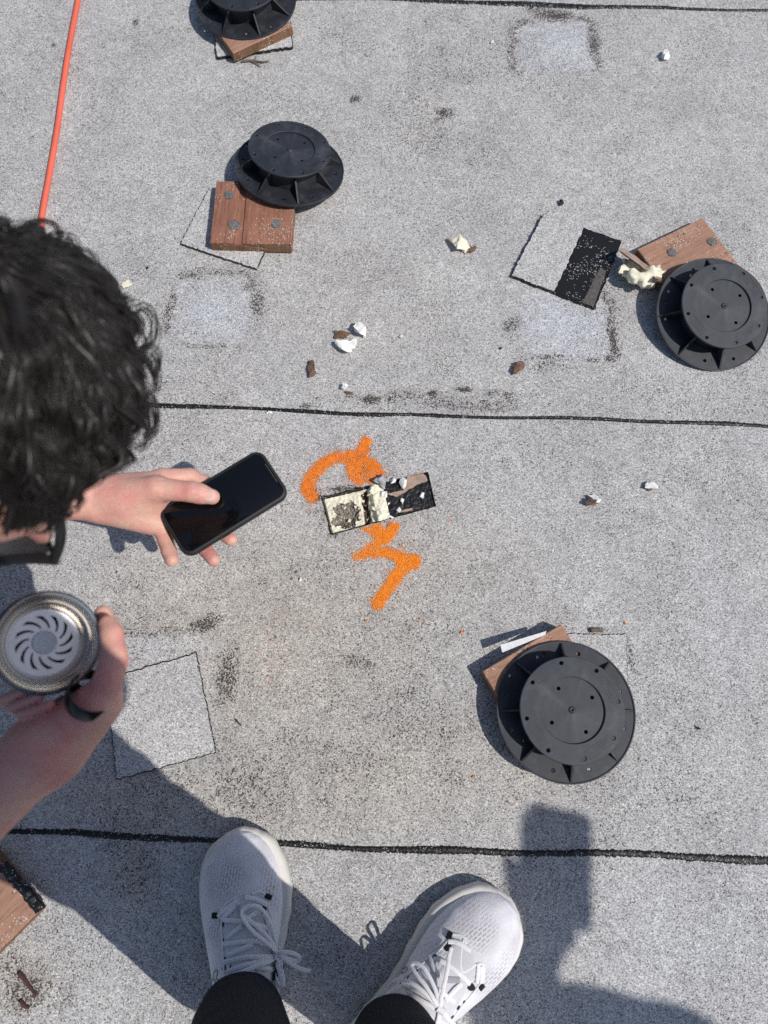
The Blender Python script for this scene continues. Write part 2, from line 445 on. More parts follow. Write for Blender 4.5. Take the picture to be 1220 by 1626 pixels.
CLEAN = [(340, 495, 56, 42, .95), (897, 515, 66, 50, .95), (885, 75, 52, 36, .7), (870, 400, 1, 1, 0), (1120, 1480, 190, 130, .34), (1130, 1050, 120, 260, .16), (1150, 640, 110, 120, .12),
         (150, 1400, 170, 60, .25), (650, 1420, 160, 60, .2), (262, 1028, 84, 24, .9)]
WARM = [(430, 1010, 260, 190, .9), (620, 900, 200, 120, .55), (560, 1220, 260, 110, .7), (215, 1385, 45, 70, 1.0), (240, 1270, 160, 60, .9), (800, 1220, 120, 110, .35), (30, 1560, 70, 60, .7), (600, 480, 250, 150, .2), (640, 130, 220, 120, .2), (365, 1120, 30, 40, .6)]
MIST = [(450, 1020, 52, 75, .34), (520, 745, 60, 45, .16), (620, 870, 90, 80, .14), (690, 800, 70, 60, .08), (485, 790, 20, 20, .2), (560, 830, 30, 20, .15)]
# washed squares where a pad used to lie: u, v, half width, half height, turn, clean edges (top, right, bottom, left)
GHOST = [(340, 492, 66, 54, 0.0, (.8, .75, .55, .7)), (897, 516, 72, 58, 0.02, (0, .8, .65, .6)), (880, 76, 62, 44, 0.03, (.95, .85, .25, .65)), (262, 1098, 84, 96, 0.03, (.55, .6, 0, 0))]

def wear_at(x, y):
    n1, n2, n3 = vnoise(x + 9, y + 9, 34, 3), vnoise(x + 9, y + 9, 90, 13, 2), vnoise(x + 5, y + 7, 11, 23)
    def blobs(L, irregular=.9):
        o = np.zeros_like(x)
        for u, v, ru, rv, amp in L:
            a, b = local(u, v, x, y)
            d = np.sqrt((a / ru) ** 2 + (b / rv) ** 2) * (1 - irregular * .5 + irregular * (n1 * .6 + n2 * .4))
            o = np.maximum(o, amp * np.clip(1.45 - d * 1.05, 0, 1)) if amp > .3 else o + amp * np.exp(-d * d * .9)
        return o
    dirt = np.clip(blobs(DIRT) * 1.15, 0, 1)
    clean, warm, mist = blobs(CLEAN, .5), blobs(WARM, .5), blobs(MIST, .7)
    for u, v, hw, hh, rot, ed in GHOST:
        a, b = local(u, v, x, y); a, b = a * math.cos(rot) - b * math.sin(rot), a * math.sin(rot) + b * math.cos(rot)
        wob = (n1 - .5) * 20 + (n2 - .5) * 9
        da, db = np.abs(a) - hw + wob, np.abs(b) - hh + wob
        rr = 26
        sd = np.sqrt(np.maximum(da + rr, 0) ** 2 + np.maximum(db + rr, 0) ** 2) + np.minimum(np.maximum(da + rr, db + rr), 0) - rr
        wgt = np.where(np.abs(b) * hw > np.abs(a) * hh, np.where(b < 0, ed[0], ed[2]), np.where(a > 0, ed[1], ed[3]))
        wgt = wgt * np.clip(n3 * 2.9 - .75, .05, 1.2)
        ring = np.exp(-np.maximum(-sd, 0) ** 2 / 9) * np.exp(-np.maximum(sd, 0) ** 2 / (2 * 12.0 ** 2))
        dirt = np.maximum(dirt, wgt * ring * (0.35 + .75 * n2))
        clean = np.maximum(clean, np.clip(-sd / 16, 0, .55) * (.35 + n1)); dirt = dirt * (1 - .5 * np.clip((-sd - 6) / 20, 0, 1))
    gen = np.clip((n3 - .42) * .6, 0, .14) + np.clip((n1 - .6) * .5, 0, .14) + .03
    for u, v, ru, rv, amp in [(500, 1050, 420, 260, .10), (560, 1230, 420, 110, .12), (700, 90, 260, 110, .08), (130, 250, 160, 160, .05)]:
        a, b = local(u, v, x, y); gen = gen + amp * np.exp(-(a / ru) ** 2 - (b / rv) ** 2) * (0.4 + 1.2 * n1)
    speck = np.where(vnoise(x + 3, y + 3, 120, 51, 1) > .93, .5, 0) * np.clip(n3 * 2 - .6, 0, 1)
    dirt = np.clip(np.maximum(dirt, gen) + speck * .6, 0, 1)
    return dirt, np.clip(clean, 0, 1), np.clip(warm, 0, 1), np.clip(mist, 0, 1)

def seam_line(p, q):
    a, b = at(*p), at(*q); m = (b.y - a.y) / (b.x - a.x)
    return lambda x: a.y + m * (x - a.x) + 0.0022 * np.sin(x * 7.1 + a.y * 9) + 0.0012 * np.sin(x * 23 + a.y)
S_TOP, S_MID, S_LOW = seam_line((570, -1), (1220, 17)), seam_line((250, 644), (1220, 677)), seam_line((20, 1323), (1220, 1367))
def shifted(f, d): return lambda x: f(x) + d
SEAMS = [shifted(S_LOW, -1.86), shifted(S_LOW, -.93), S_LOW, S_MID, S_TOP] + [shifted(S_TOP, .93 * k) for k in (1, 2, 3)]

CUT = [at(512, 790), at(680, 750), at(692, 804), at(527, 849)]     # corners of the opened test cut
def cutp(s, t, z=0.0):
    a = CUT[0].lerp(CUT[1], s); b = CUT[3].lerp(CUT[2], s); p = a.lerp(b, t); p.z = z; return p
def in_cut(x, y):
    ok = np.ones(x.shape, bool)
    for i in range(4):
        p, q = CUT[i], CUT[(i + 1) % 4]
        ok &= ((q.x - p.x) * (y - p.y) - (q.y - p.y) * (x - p.x)) < 0.0005
    return ok

roof = mobj('roof', [(-40, -40, -.04), (40, -40, -.04), (40, 40, -.04), (-40, 40, -.04)], [(0, 1, 2, 3)], M['roofbase'])
tag(roof, kind='structure')
XS = np.unique(np.concatenate([np.arange(-.86, .861, .004), np.linspace(-1.6, -.86, 20), np.linspace(.86, 1.6, 20), np.linspace(-14, -1.6, 14), np.linspace(1.6, 14, 14)]).round(5))
for i in range(len(SEAMS) - 1):
    fine = i in (1, 2, 3, 4)
    xs = XS if fine else XS[::12]
    lo_, hi_ = SEAMS[i](xs), SEAMS[i + 1](xs)
    span = float(np.median(hi_ - lo_))
    rows = int(span / (.004 if i in (2, 3) else .008)) if fine else 6
    f = np.linspace(0, 1, rows)[:, None]
    Y = (lo_ + .003) * (1 - f) + (hi_ - .003) * f; X = np.repeat(xs[None], rows, 0)
    Z = .0012 * (vnoise(X + 20, Y + 20, 5, 77, 2) - .5) * (np.abs(f - .5) < .499)
    V = np.stack([X, Y, Z], -1).reshape(-1, 3); nxs = len(xs)
    r, c = np.meshgrid(np.arange(rows - 1), np.arange(nxs - 1), indexing='ij'); k = (r * nxs + c).ravel()
    Q = np.stack([k, k + 1, k + nxs + 1, k + nxs], 1)
    if i == 2:
        cc = V[Q].mean(1); keep = ~in_cut(cc[:, 0], cc[:, 1]); gone = np.unique(Q[~keep]); Q = Q[keep]; rim_ = np.intersect1d(gone, np.unique(Q))
        vin = rim_; bestd = np.full(len(vin), 9.0); bestp = V[vin].copy()
        for e in range(4):      # the rim of the opening follows its four sides
            p, q = CUT[e], CUT[(e + 1) % 4]; dx, dy = q.x - p.x, q.y - p.y
            t = np.clip(((V[vin, 0] - p.x) * dx + (V[vin, 1] - p.y) * dy) / (dx * dx + dy * dy), 0, 1); cxy = np.stack([p.x + t * dx, p.y + t * dy], 1)
            dd = np.hypot(*(cxy - V[vin, :2]).T); m_ = dd < bestd; bestd[m_] = dd[m_]; bestp[m_, :2] = cxy[m_]
        wv_ = np.stack([vnoise(bestp[:, 0] + 3, bestp[:, 1] + 3, 150, 31, 2), vnoise(bestp[:, 0] + 8, bestp[:, 1] + 8, 150, 37, 2)], 1) - .5; bestp[:, :2] += .004 * wv_
        V[vin] = bestp
    o = mesh_np('membrane_sheet', V, Q, M['roof'], roof)
    d, cl, wa, mi = wear_at(V[:, 0], V[:, 1])
    at_ = o.data.attributes.new('wear', 'FLOAT_COLOR', 'POINT')
    at_.data.foreach_set('color', np.stack([d, cl, wa, mi], 1).astype(np.float32).ravel())

def seam_bead(f, wid, xa=-.86, xb=.86, step=.0022):
    xs = np.concatenate([np.linspace(-14, xa, 60)[:-1], np.arange(xa, xb, step), np.linspace(xb, 14, 60)])
    y0 = f(xs); g = np.random.default_rng(int(abs(y0[3]) * 1e4) + 3)
    base = np.clip(vnoise(xs + 30, xs * 0 + float(y0[0]), 5, 5, 4) * 2.0 - .5, 0, 1)
    w1 = wid * (.18 + 1.0 * base ** 1.6) + g.random(len(xs)) * wid * .42 * (.4 + base)
    w2 = wid * (.2 + 1.15 * vnoise(xs + 60, xs * 0 + 3, 9, 8, 3) ** 1.5) + g.random(len(xs)) * wid * .42
    hgt = .0010 + .0010 * base + g.random(len(xs)) * .0007
    V, Q = [], []
    prof = [(-1, -.0015), (-.72, .5), (-.2, 1), (.3, .85), (.75, .45), (1, -.0015)]
    for s, hz in prof:
        V.append(np.stack([xs + g.normal(0, .0004, len(xs)), y0 + np.where(s < 0, s * w1, s * w2), (hz * hgt if hz > 0 else -.0012 + 0 * hgt) * (1 + .3 * g.random(len(xs)))], -1))
    V = np.stack(V, 1).reshape(-1, 3); m = len(prof)
    r, c = np.meshgrid(np.arange(len(xs) - 1), np.arange(m - 1), indexing='ij'); k = (r * m + c).ravel()
    return mesh_np('bitumen_seam', V, np.stack([k, k + m, k + m + 1, k + 1], 1), M['bitumen'], roof, False)
for i, f in enumerate(SEAMS):
    seam_bead(f, {3: .0048, 2: .0062, 4: .0068}.get(i, .006))

# ------------------------------------------------------------------ loose membrane squares
def jag_square(corners, z0, z1, n=36, jit=.0007, seed=1):
    g = random.Random(seed); pl = []
    for i in range(4):
        a, b = corners[i], corners[(i + 1) % 4]
        for k in range(n):
            p = a.lerp(b, k / n); pl.append(Vector((p.x + g.gauss(0, jit), p.y + g.gauss(0, jit), 0)))
    return pl
def membrane_patch(px, label, seed, thick=.0042, z=.0008):
    cs = [at(*p) for p in px]
    pl = jag_square(cs, 0, 0, seed=seed); n = len(pl); c = sum(pl, Vector()) / n
    root = empty('membrane_patch', (c.x, c.y, z)); tag(root, label, 'membrane square', 'loose squares of roofing membrane')
    inner = [(p - c) * .982 for p in pl]; outer = [p - c for p in pl]
    V = [(p.x, p.y, 0) for p in outer] + [(p.x, p.y, thick * .8) for p in outer] + [(p.x * .992, p.y * .992, thick) for p in outer]
    F = [[i, (i + 1) % n, n + (i + 1) % n, n + i] for i in range(n)] + [[n + i, n + (i + 1) % n, 2 * n + (i + 1) % n, 2 * n + i] for i in range(n)] + [list(range(n))[::-1]]
    mobj('bitumen_edge', V, F, M['bitumen'], root)
    return root, inner, thick, c
def patch_top(root, poly, thick, mat, name):
    n = len(poly)
    V = [(p.x, p.y, thick * .7) for p in poly] + [(p.x, p.y, thick + .0006) for p in poly]
    F = [[i, (i + 1) % n, n + (i + 1) % n, n + i] for i in range(n)] + [[n + i for i in range(n)]]
    return mobj(name, V, F, mat, root)
r_, inn, th_, c_ = membrane_patch([(168, 1078), (313, 1036), (345, 1195), (187, 1238)], 'plain granule membrane square with thin black edges left of the sneakers', 3, .003)
patch_top(r_, inn, th_, M['patch'], 'granule_face')
r_, inn, th_, c_ = membrane_patch([(334, 300), (452, 338), (408, 430), (287, 390)], 'membrane square mostly under the grooved red-brown wood block', 4)
patch_top(r_, inn, th_, M['patch'], 'granule_face')
r_, inn, th_, c_ = membrane_patch([(338, 16), (458, -2), (466, 79), (345, 96)], 'membrane square under the wood block at the top edge of the photo', 5, .006)
patch_top(r_, inn, th_, M['patch'], 'granule_face')
r_, inn, th_, c_ = membrane_patch([(900, 1006), (994, 1008), (998, 1120), (890, 1110)], 'membrane square showing only a corner beside the lowest round pedestal', 6, .002)
patch_top(r_, inn, th_, M['patch'], 'granule_face')
r_, inn, th_, c_ = membrane_patch([(862, 343), (986, 386), (943, 493), (810, 441)], 'membrane square half grey granules and half bare black bitumen', 7, .006)
n_ = len(inn) // 4
mid1 = inn[0].lerp(inn[n_], .52); mid2 = inn[3 * n_].lerp(inn[2 * n_], .52)
gj = random.Random(4)
edge = [mid1.lerp(mid2, k / 30) + Vector((gj.gauss(0, .0009), gj.gauss(0, .0009), 0)) for k in range(31)]
patch_top(r_, inn[:int(n_ * .52)] + edge + inn[2 * n_ + int(n_ * .48):], th_, M['patch'], 'granule_face')
patch_top(r_, [e + Vector((.0012, -.0003, 0)) for e in edge[::-1]] + inn[int(n_ * .55):2 * n_ + int(n_ * .46)], th_ - .0012, M['bare'], 'bare_bitumen')
a1, b1 = inn[n_].lerp(inn[2 * n_], .46), inn[2 * n_]
off = (inn[0] - inn[n_]).normalized() * .021
patch_top(r_, [a1 * .99 + off * .15, b1 * .99, b1 * .99 + off, a1 * .99 + off * .75], th_ - .0002, simple('grey_lint_strip', (.11, .10, .095), .9, .1, .55, 170, .6, 220, stretch=(3, 1, 1)), 'torn_fleece_strip')

# ------------------------------------------------------------------ opened test cut
cut = empty('roof_test_cut', cutp(.5, .5)); co_ = cut.location.copy()
tag(cut, 'opened rectangular cut in the roof, cream foam left and black bitumen right', 'roof cut')
def cutgrid(name, s0, s1, ns, nt, zf, mats, mf=None):
    V, F, fm = [], [], []
    for j in range(nt + 1):
        for i in range(ns + 1):
            s, t = s0 + (s1 - s0) * i / ns, j / nt
            V.append(cutp(s, t, zf(s, t)) - co_)
    for j in range(nt):
        for i in range(ns):
            k = j * (ns + 1) + i; F.append([k, k + ns + 1, k + ns + 2, k + 1])
            if mf: fm.append(mf(s0 + (s1 - s0) * (i + .5) / ns, (j + .5) / nt))
    return mobj(name, V, F, None, cut, True, mats=mats, fmat=fm or None)
def nz(s, t, f, o=0): return mnoise.noise(Vector((s * f * 2.8, t * f, o)))
def pitd(s, t): return math.hypot((s - .175) / .125, (t - .60) / .34) + .45 * nz(s, t, 5, 3) + .25 * nz(s, t, 14, 5)
def groove(s, t): return abs(s - (.385 - .03 * t) - .014 * nz(s, t, 6, 8)) / .042
def foam_z(s, t):
    z = -.005 + .0022 * nz(s, t, 4, 1) + .0012 * nz(s, t, 14, 2)
    d = pitd(s, t)
    if d < 1: z -= .009 * (1 - d ** 2) + .0025 * nz(s, t, 22, 4)
    g = groove(s, t)
    if g < 1 and t > .1: z -= .012 * (1 - g * g)
    if s > .42: z += .0105 * min(1, (s - .42) / .03) * (1 - .35 * max(0, (s - .5) / .06)) + .0035 * nz(s, t, 7, 9) + .0015 * nz(s, t, 18, 3)
    if min(t, 1 - t) < .03 or s < .012: z -= .004
    return z
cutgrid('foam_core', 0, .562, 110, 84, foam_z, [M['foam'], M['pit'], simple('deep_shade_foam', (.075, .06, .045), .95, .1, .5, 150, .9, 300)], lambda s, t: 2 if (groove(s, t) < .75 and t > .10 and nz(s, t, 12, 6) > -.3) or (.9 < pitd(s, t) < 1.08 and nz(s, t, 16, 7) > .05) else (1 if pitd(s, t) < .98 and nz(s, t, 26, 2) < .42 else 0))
cutgrid('bitumen_layer', .565, 1.0, 80, 50, lambda s, t: -.0022 + .0014 * nz(s, t, 9, 11) + .001 * nz(s, t, 24, 12), [M['tar']])
def facer(poly, name='facer_paper', z=.0006, seed=1):
    ex, ey = 610.0, 0
    pts = []
    P = [Vector((500 + x / 6.1, 730 + y / 6.1, 0)) for x, y in poly]
    g = random.Random(seed)
    for i in range(len(P)):
        a, b = P[i], P[(i + 1) % len(P)]
        for k in range(5):
            p = a.lerp(b, k / 5); pts.append(at(p.x + g.gauss(0, .5), p.y + g.gauss(0, .5), 0) - co_)
    n = len(pts)
    V = [(p.x, p.y, z - .002) for p in pts] + [(p.x, p.y, z + .0006 + g.random() * .0006) for p in pts]
    mobj(name, V, [[i, (i + 1) % n, n + (i + 1) % n, n + i] for i in range(n)] + [[n + i for i in range(n)]], M['paper'], cut)
facer([(702, 332), (862, 300), (900, 150), (1050, 118), (1092, 205), (1000, 240), (900, 300), (790, 362)], seed=2)
facer([(835, 492), (942, 468), (952, 492), (790, 522)], seed=3)
# burnt black lip round the opening
lip = MB(); g = random.Random(5)
for i in range(4):
    a, b = CUT[i], CUT[(i + 1) % 4]; n = int((b - a).length / .0022)
    nrm = Vector(((b - a).y, -(b - a).x, 0)).normalized()
    vs = []
    for k in range(n + 1):
        p = a.lerp(b, k / n) - co_
        heavy = (1.7 if i == 3 or (i == 0 and k < n * .5) else (.9 if i == 2 and k > n * .5 else .35)) * (.45 + 1.3 * abs(mnoise.noise(Vector((k * .13, i * 3, 2)))))
        wo_ = (.0014 + .0016 * max(0, mnoise.noise(Vector((k * .21, i * 7, 1)))) + .0012 * mnoise.noise(Vector((k * .63, i * 7, 4)))) * heavy; wi = .0008 + .0008 * abs(mnoise.noise(Vector((k * .4, i * 5, 9))))
        vs += [p - nrm * wo_ + Vector((0, 0, .0009)), p + Vector((0, 0, .0014 + g.random() * .0012)), p + nrm * wi + Vector((0, 0, -.001)), p + nrm * wi + Vector((0, 0, -.02))]
    lip.add(vs, [[k * 4 + q, k * 4 + q + 1, k * 4 + q + 5, k * 4 + q + 4] for k in range(n) for q in range(3)])
lip.build('bitumen_lip', M['bitumen'], cut, False)

# ------------------------------------------------------------------ sprayed marks: every coated granule a flake
def paint_mark(strokes, label, seed, mat='orange'):
    g = np.random.default_rng(seed); cell = .0009
    P = np.array([(at(u, v).x, at(u, v).y) for st in strokes for (u, v, w) in st[0]])
    lo, hi = P.min(0) - .03, P.max(0) + .03
    nx, ny = ((hi - lo) / cell).astype(int)
    X, Y = np.meshgrid(lo[0] + cell * np.arange(nx), lo[1] + cell * np.arange(ny), indexing='ij')
    X = X + g.normal(0, .0003, X.shape); Y = Y + g.normal(0, .0003, X.shape)
    wob = (vnoise(X + 40, Y + 40, 90, 60 + seed, 3) - .5) * .006
    D = np.zeros_like(X)
    for pts, dens in strokes:
        dens = dens * np.clip(.60 + .75 * vnoise(X + 11, Y + 11, 60, 70 + seed, 2), .5, 1)
        sp = spline([Vector((u, v, w)) for u, v, w in pts], 6) if len(pts) > 2 else [Vector(p) for p in pts]
        for a, b in zip(sp[:-1], sp[1:]):
            A, B = at(a.x, a.y), at(b.x, b.y); ra, rb = a.z / 2 / 985, b.z / 2 / 985
            dx, dy = B.x - A.x, B.y - A.y; t = np.clip(((X - A.x) * dx + (Y - A.y) * dy) / max(dx * dx + dy * dy, 1e-9), 0, 1)
            d = np.hypot(X - A.x - t * dx, Y - A.y - t * dy) + wob - (ra + (rb - ra) * t)
            D = np.maximum(D, dens * np.clip(.6 - d / .0075, 0, 1)); D = np.maximum(D, .07 * dens * np.exp(-np.maximum(d, 0) / .007))
    keep = (g.random(X.shape) < D) & ~in_cut(X, Y)
    x, y = X[keep], Y[keep]; n = len(x)
    s = cell * g.uniform(.75, 1.15, n); a = g.uniform(0, 6.28, n); z = g.uniform(.0010, .0020, n)
    c0 = np.array([x.mean(), y.mean(), 0])
    V = np.zeros((n, 4, 3))
    for k in range(4):
        V[:, k] = np.stack([x + s * np.cos(a + k * 1.5708), y + s * np.sin(a + k * 1.5708), z + g.normal(0, .0003, n)], 1) - c0
    o = mesh_np('paint_mark', V.reshape(-1, 3), np.arange(4 * n).reshape(n, 4), M[mat], None, False)
    o.location = c0; tag(o, label, 'paint mark'); return o
paint_mark([([(495, 789, 19), (490, 776, 19), (495, 759, 18), (509, 741, 17), (528, 729, 17), (551, 726, 18), (573, 730, 17), (592, 738, 15), (606, 752, 10)], .86),
            ([(582, 703, 14), (576, 715, 18), (566, 734, 24), (563, 752, 22), (569, 763, 14)], .92), ([(578, 745, 30), (588, 755, 24)], .62)],
           'orange sprayed arc and stroke above the opened test cut', 1)
paint_mark([([(577, 836, 8), (592, 842, 14), (608, 853, 16)], .9), ([(625, 839, 15), (613, 856, 16)], .93), ([(597, 834, 13), (604, 846, 14)], .9),
            ([(607, 856, 14), (593, 867, 12), (577, 880, 11)], .9), ([(566, 884, 7), (588, 880, 11), (612, 878, 13), (632, 883, 15), (645, 895, 18)], .92),
            ([(656, 892, 22), (650, 896, 18)], .9), ([(646, 896, 18), (634, 911, 17), (617, 933, 16), (599, 959, 15)], .9)],
           'orange sprayed zigzag stroke below the opened test cut', 2, 'orange2')

# ------------------------------------------------------------------ wood blocks
def wood_block(A, B, lx, ly, side, z0, th, mat, label, groove_=False, spots=(), tilt=(0, 0)):
    """A, B: photo pixels of two neighbouring top corners; side = +1/-1 says on which side of A>B the block lies"""
    a, b = at(A[0], A[1], z0 + th), at(B[0], B[1], z0 + th)
    d = (b - a).normalized(); e = Vector((-d.y, d.x, 0)) * side
    c = a + d * lx / 2 + e * ly / 2
    rot = math.atan2(d.y, d.x)
    root = empty('wood_block', (c.x, c.y, z0), (tilt[0], tilt[1], rot)); tag(root, label, 'wood block', 'square wood blocks on the roof')
    bm = bmesh.new(); hx, hy = lx / 2, ly / 2
    prof = [(-hx, 0), (-hx, th), (hx, th), (hx, 0)]
    if groove_:
        gx = groove_
        prof = [(-hx, 0), (-hx, th), (gx - .014, th), (gx - .0072, th - .0012), (gx - .0062, th - .0042), (gx + .0062, th - .0042), (gx + .0072, th - .0012), (gx + .014, th), (hx, th), (hx, 0)]
    ns = 14; g = random.Random(len(label)); rows = []
    for k in range(ns + 1):
        y = -hy + ly * k / ns
        rows.append([bm.verts.new((x + g.gauss(0, .0003), y + (g.gauss(0, .0006) if k in (0, ns) else 0), z + (g.gauss(0, .0002) if z > 0 else 0))) for x, z in prof])
    m = len(prof)
    for k in range(ns):
        for q in range(m): bm.faces.new([rows[k][q], rows[k][(q + 1) % m], rows[k + 1][(q + 1) % m], rows[k + 1][q]])
    f0 = bm.faces.new(rows[0]); f1 = bm.faces.new(rows[-1][::-1])
    bmesh.ops.recalc_face_normals(bm, faces=bm.faces[:])
    bmesh.ops.bevel(bm, geom=[e for e in bm.edges if len(e.link_faces) == 2 and e.calc_face_angle(0) > 1.2], offset=.0012, segments=1, affect='EDGES')
    me = bpy.data.meshes.new('board'); bm.to_mesh(me); bm.free(); me.materials.append(mat); me.materials.append(M['endgrain'])
    for p in me.polygons:
        if abs(p.normal.y) > .8 or abs(p.normal.x) > .8: p.material_index = 1
    link(bpy.data.objects.new('board', me), root)
    mi = (Matrix.Translation(root.location) @ root.rotation_euler.to_matrix().to_4x4()).inverted()
    for (u, v, r) in spots:
        p = mi @ at(u, v, z0 + th)
        pl = [(p.x + (r + g.gauss(0, r * .05)) * math.cos(q * .393), p.y + (r + g.gauss(0, r * .05)) * math.sin(q * .393)) for q in range(16)]
        V = [(x, y, th - .001) for x, y in pl] + [(p.x + (x - p.x) * .9, p.y + (y - p.y) * .9, th + .0016) for x, y in pl] + [(p.x, p.y, th + .002)]
        F = [[i, (i + 1) % 16, 16 + (i + 1) % 16, 16 + i] for i in range(16)] + [[16 + i, 16 + (i + 1) % 16, 32] for i in range(16)]
        mobj('granule_spot', V, F, M['glue'], root)
    return root
wood_block((333, 385), (465, 388), .147, .135, 1, .004, .024, M['redwood'], 'grooved red-brown wood block with granule spots in front of a pedestal', -.022, [(364, 310, .0095), (372, 357, .011), (439, 356, .0095)])
wood_block((370, 84), (474, 36), .135, .135, 1, .006, .021, M['tanwood'], 'wood block under the pedestal at the top edge of the photo')
wood_block((1012, 395), (1126, 341), .143, .125, -1, .001, .022, M['tanwood'], 'tan wood block with two granule spots beside crumpled foam', 0, [(1067, 401, .0095), (1131, 384, .0095)])
wood_block((766, 1065), (893, 990), .142, .142, -1, .001, .031, M['tanwood'], 'tan wood block wedged under the lowest pedestal beside a white shim')
wood_block((62, 1446), (-20, 1528), .14, .14, -1, .0, .026, M['tanwood'], 'tan wood block with black edge cut off by the left photo border')
be = MB(); p0, p1 = at(4, 1373, .021), at(64, 1444, .021)
be.tube([p0.lerp(p1, k / 14) + Vector((rng.gauss(0, .0012), rng.gauss(0, .0012), rng.gauss(0, .001))) for k in range(15)], .0075, 7)
be.v = [v - p0 for v in be.v]
o = be.build('membrane_strip', M['bitumen'], None, False); o.location = p0; tag(o, 'black strip of membrane along the edge of the left border wood block', 'membrane strip')

sh = MB(); q = [at(795, 1024, .038), at(868, 1002, .036), at(866, 1008, .036), at(798, 1036, .038)]
c0 = sum(q, Vector()) / 4
sh.add([p - c0 for p in q] + [p - c0 - Vector((0, 0, .005)) for p in q], [[0, 1, 2, 3], [0, 4, 5, 1], [1, 5, 6, 2], [2, 6, 7, 3], [3, 7, 4, 0], [7, 6, 5, 4]])
o = sh.build('shim', M['shim'], None, False); o.location = c0; tag(o, 'white tapered plastic shim sticking out above the wood block', 'shim')

# ------------------------------------------------------------------ deck pedestals
def make_pedestal():
    root = empty('deck_pedestal')
    def part(name, me, z=0, mat='plastic', rz=0):
        me.materials.clear(); me.materials.append(M[mat])
        o = bpy.data.objects.new(name, me); link(o, root); o.location.z = z; o.rotation_euler.z = rz; return o
    holes = [circle(.0033, 14, (.086 * math.cos(a), .086 * math.sin(a))) for a in [R(22.5 + 45 * k + (6 if k % 2 else -4)) for k in range(8)]]
    part('base_flange', curve_plate([circle(.1012, 96)] + holes, .0014, .0005), .002)
    MB().lathe([(.0995, .0036), (.1015, .0036), (.1018, .0050), (.1005, .0054), (.0995, .0050)], 96, True).build('flange_rim', M['plastic'], root)
    MB().lathe([(.061, .003), (.058, .039), (.054, .039), (.055, .003)], 64, True).build('collar', M['plastic'], root)
    MB().lathe([(.0, .0325), (.052, .0325), (.052, .030), (.0, .030)], 48).build('screw_core', M['plastic'], root)
    for k in range(8):
        a = R(45 * k); ca, sa = math.cos(a), math.sin(a); hw = .0013
        pr = [(.057, .003), (.0985, .003), (.0985, .0055), (.064, .029), (.057, .029)]
        V = [(r * ca - s * hw * sa, r * sa + s * hw * ca, z) for s in (-1, 1) for r, z in pr]
        mobj('rib', V, [[0, 1, 2, 3, 4], [9, 8, 7, 6, 5]] + [[i, i + 5, (i + 1) % 5 + 5, (i + 1) % 5] for i in range(5)], M['plastic'], root)
    h8 = [circle(.0036, 16, (.0665 * math.cos(a), .0665 * math.sin(a))) for a in [R(10 + 45 * k) for k in range(8)]]
    part('top_plate', curve_plate([circle(.0738, 96), circle(.0468, 72)] + h8, .0010, .0010), .0420)
    h4 = [circle(.0031, 14, (.0345 * math.cos(a), .0345 * math.sin(a))) for a in [R(30 + 90 * k) for k in range(4)]]
    part('centre_disc', curve_plate([circle(.0464, 72), circle(.0016, 12)] + h4, .0010, .0004), .0395)
    MB().lathe([(.0016, .0400), (.0016, .0424), (.0030, .0428), (.0045, .0420), (.0058, .0405), (.0062, .0395)], 24).build('boss', M['plastic'], root)
    # moulded lettering, tops towards the hub
    acc = [[], []]
    def put(me, r, deg, z):
        a = R(deg); m = Matrix.Translation((r * math.cos(a), r * math.sin(a), z)) @ Matrix.Rotation(a + math.pi / 2, 4, 'Z')
        b = len(acc[0])
        acc[0].extend([m @ v.co for v in me.vertices]); acc[1].extend([[i + b for i in p.vertices] for p in me.polygons]); bpy.data.meshes.remove(me)
    def flush(name):
        mobj(name, acc[0], acc[1], M['plastic'], root); acc[0], acc[1] = [], []
    def solid(bx, r, deg, z):
        me = bpy.data.meshes.new('b'); me.from_pydata(bx.v, [], bx.f); put(me, r, deg, z)
    def bars(w, n, dy, r, deg, z):
        for k in range(n):
            solid(MB().box((0, -(k - (n - 1) / 2) * dy, 0), (w * (1 - .12 * (k % 3)), .0007, .0005)), r, deg, z); flush('moulded_line')
    def frame(w, h, r, deg, z):
        o = [(-w / 2, -h / 2), (w / 2, -h / 2), (w / 2, h / 2), (-w / 2, h / 2)]; e = .0005; V = []
        for zz in (0, .0004): V += [(x, y, zz) for x, y in o] + [(x - math.copysign(e, x), y - math.copysign(e, y), zz) for x, y in o]
        b = MB(); F = []
        for i in range(4):
            j = (i + 1) % 4; F += [[8 + i, 8 + j, 12 + j, 12 + i], [i, j, 8 + j, 8 + i], [4 + i, 4 + j, 12 + j, 12 + i]]
        solid(b.add(V, F), r, deg, z); flush('moulded_frame')
    zt = .0439
    def word(t, size, r, deg): put(text_mesh(t, size, .00035, 1.1), r, deg, zt); flush('moulded_word')
    word('BISON', .0105, .0605, 122.5); frame(.040, .0125, .0608, 122.5, zt)
    word('INNOVATIVE\nPRODUCTS', .0040, .0605, -52); frame(.042, .0125, .0608, -57, zt)
    solid(MB().lathe([(.0034, -.0003), (.0034, .0003), (.0042, .0003), (.0042, -.0003)], 20, True), .0608, -71, zt); flush('moulded_emblem')
    word('LEVEL.IT', .0075, .0605, 28); frame(.038, .0125, .0608, 28, zt)
    bars(.026, 5, .0019, .0605, 212, zt); frame(.034, .0125, .0608, 212, zt)
    bars(.030, 2, .0026, .0905, -92, .0042); frame(.018, .008, .083, -92, .0042); bars(.028, 2, .0026, .0905, 95, .0042)
    return root
ped0 = make_pedestal()
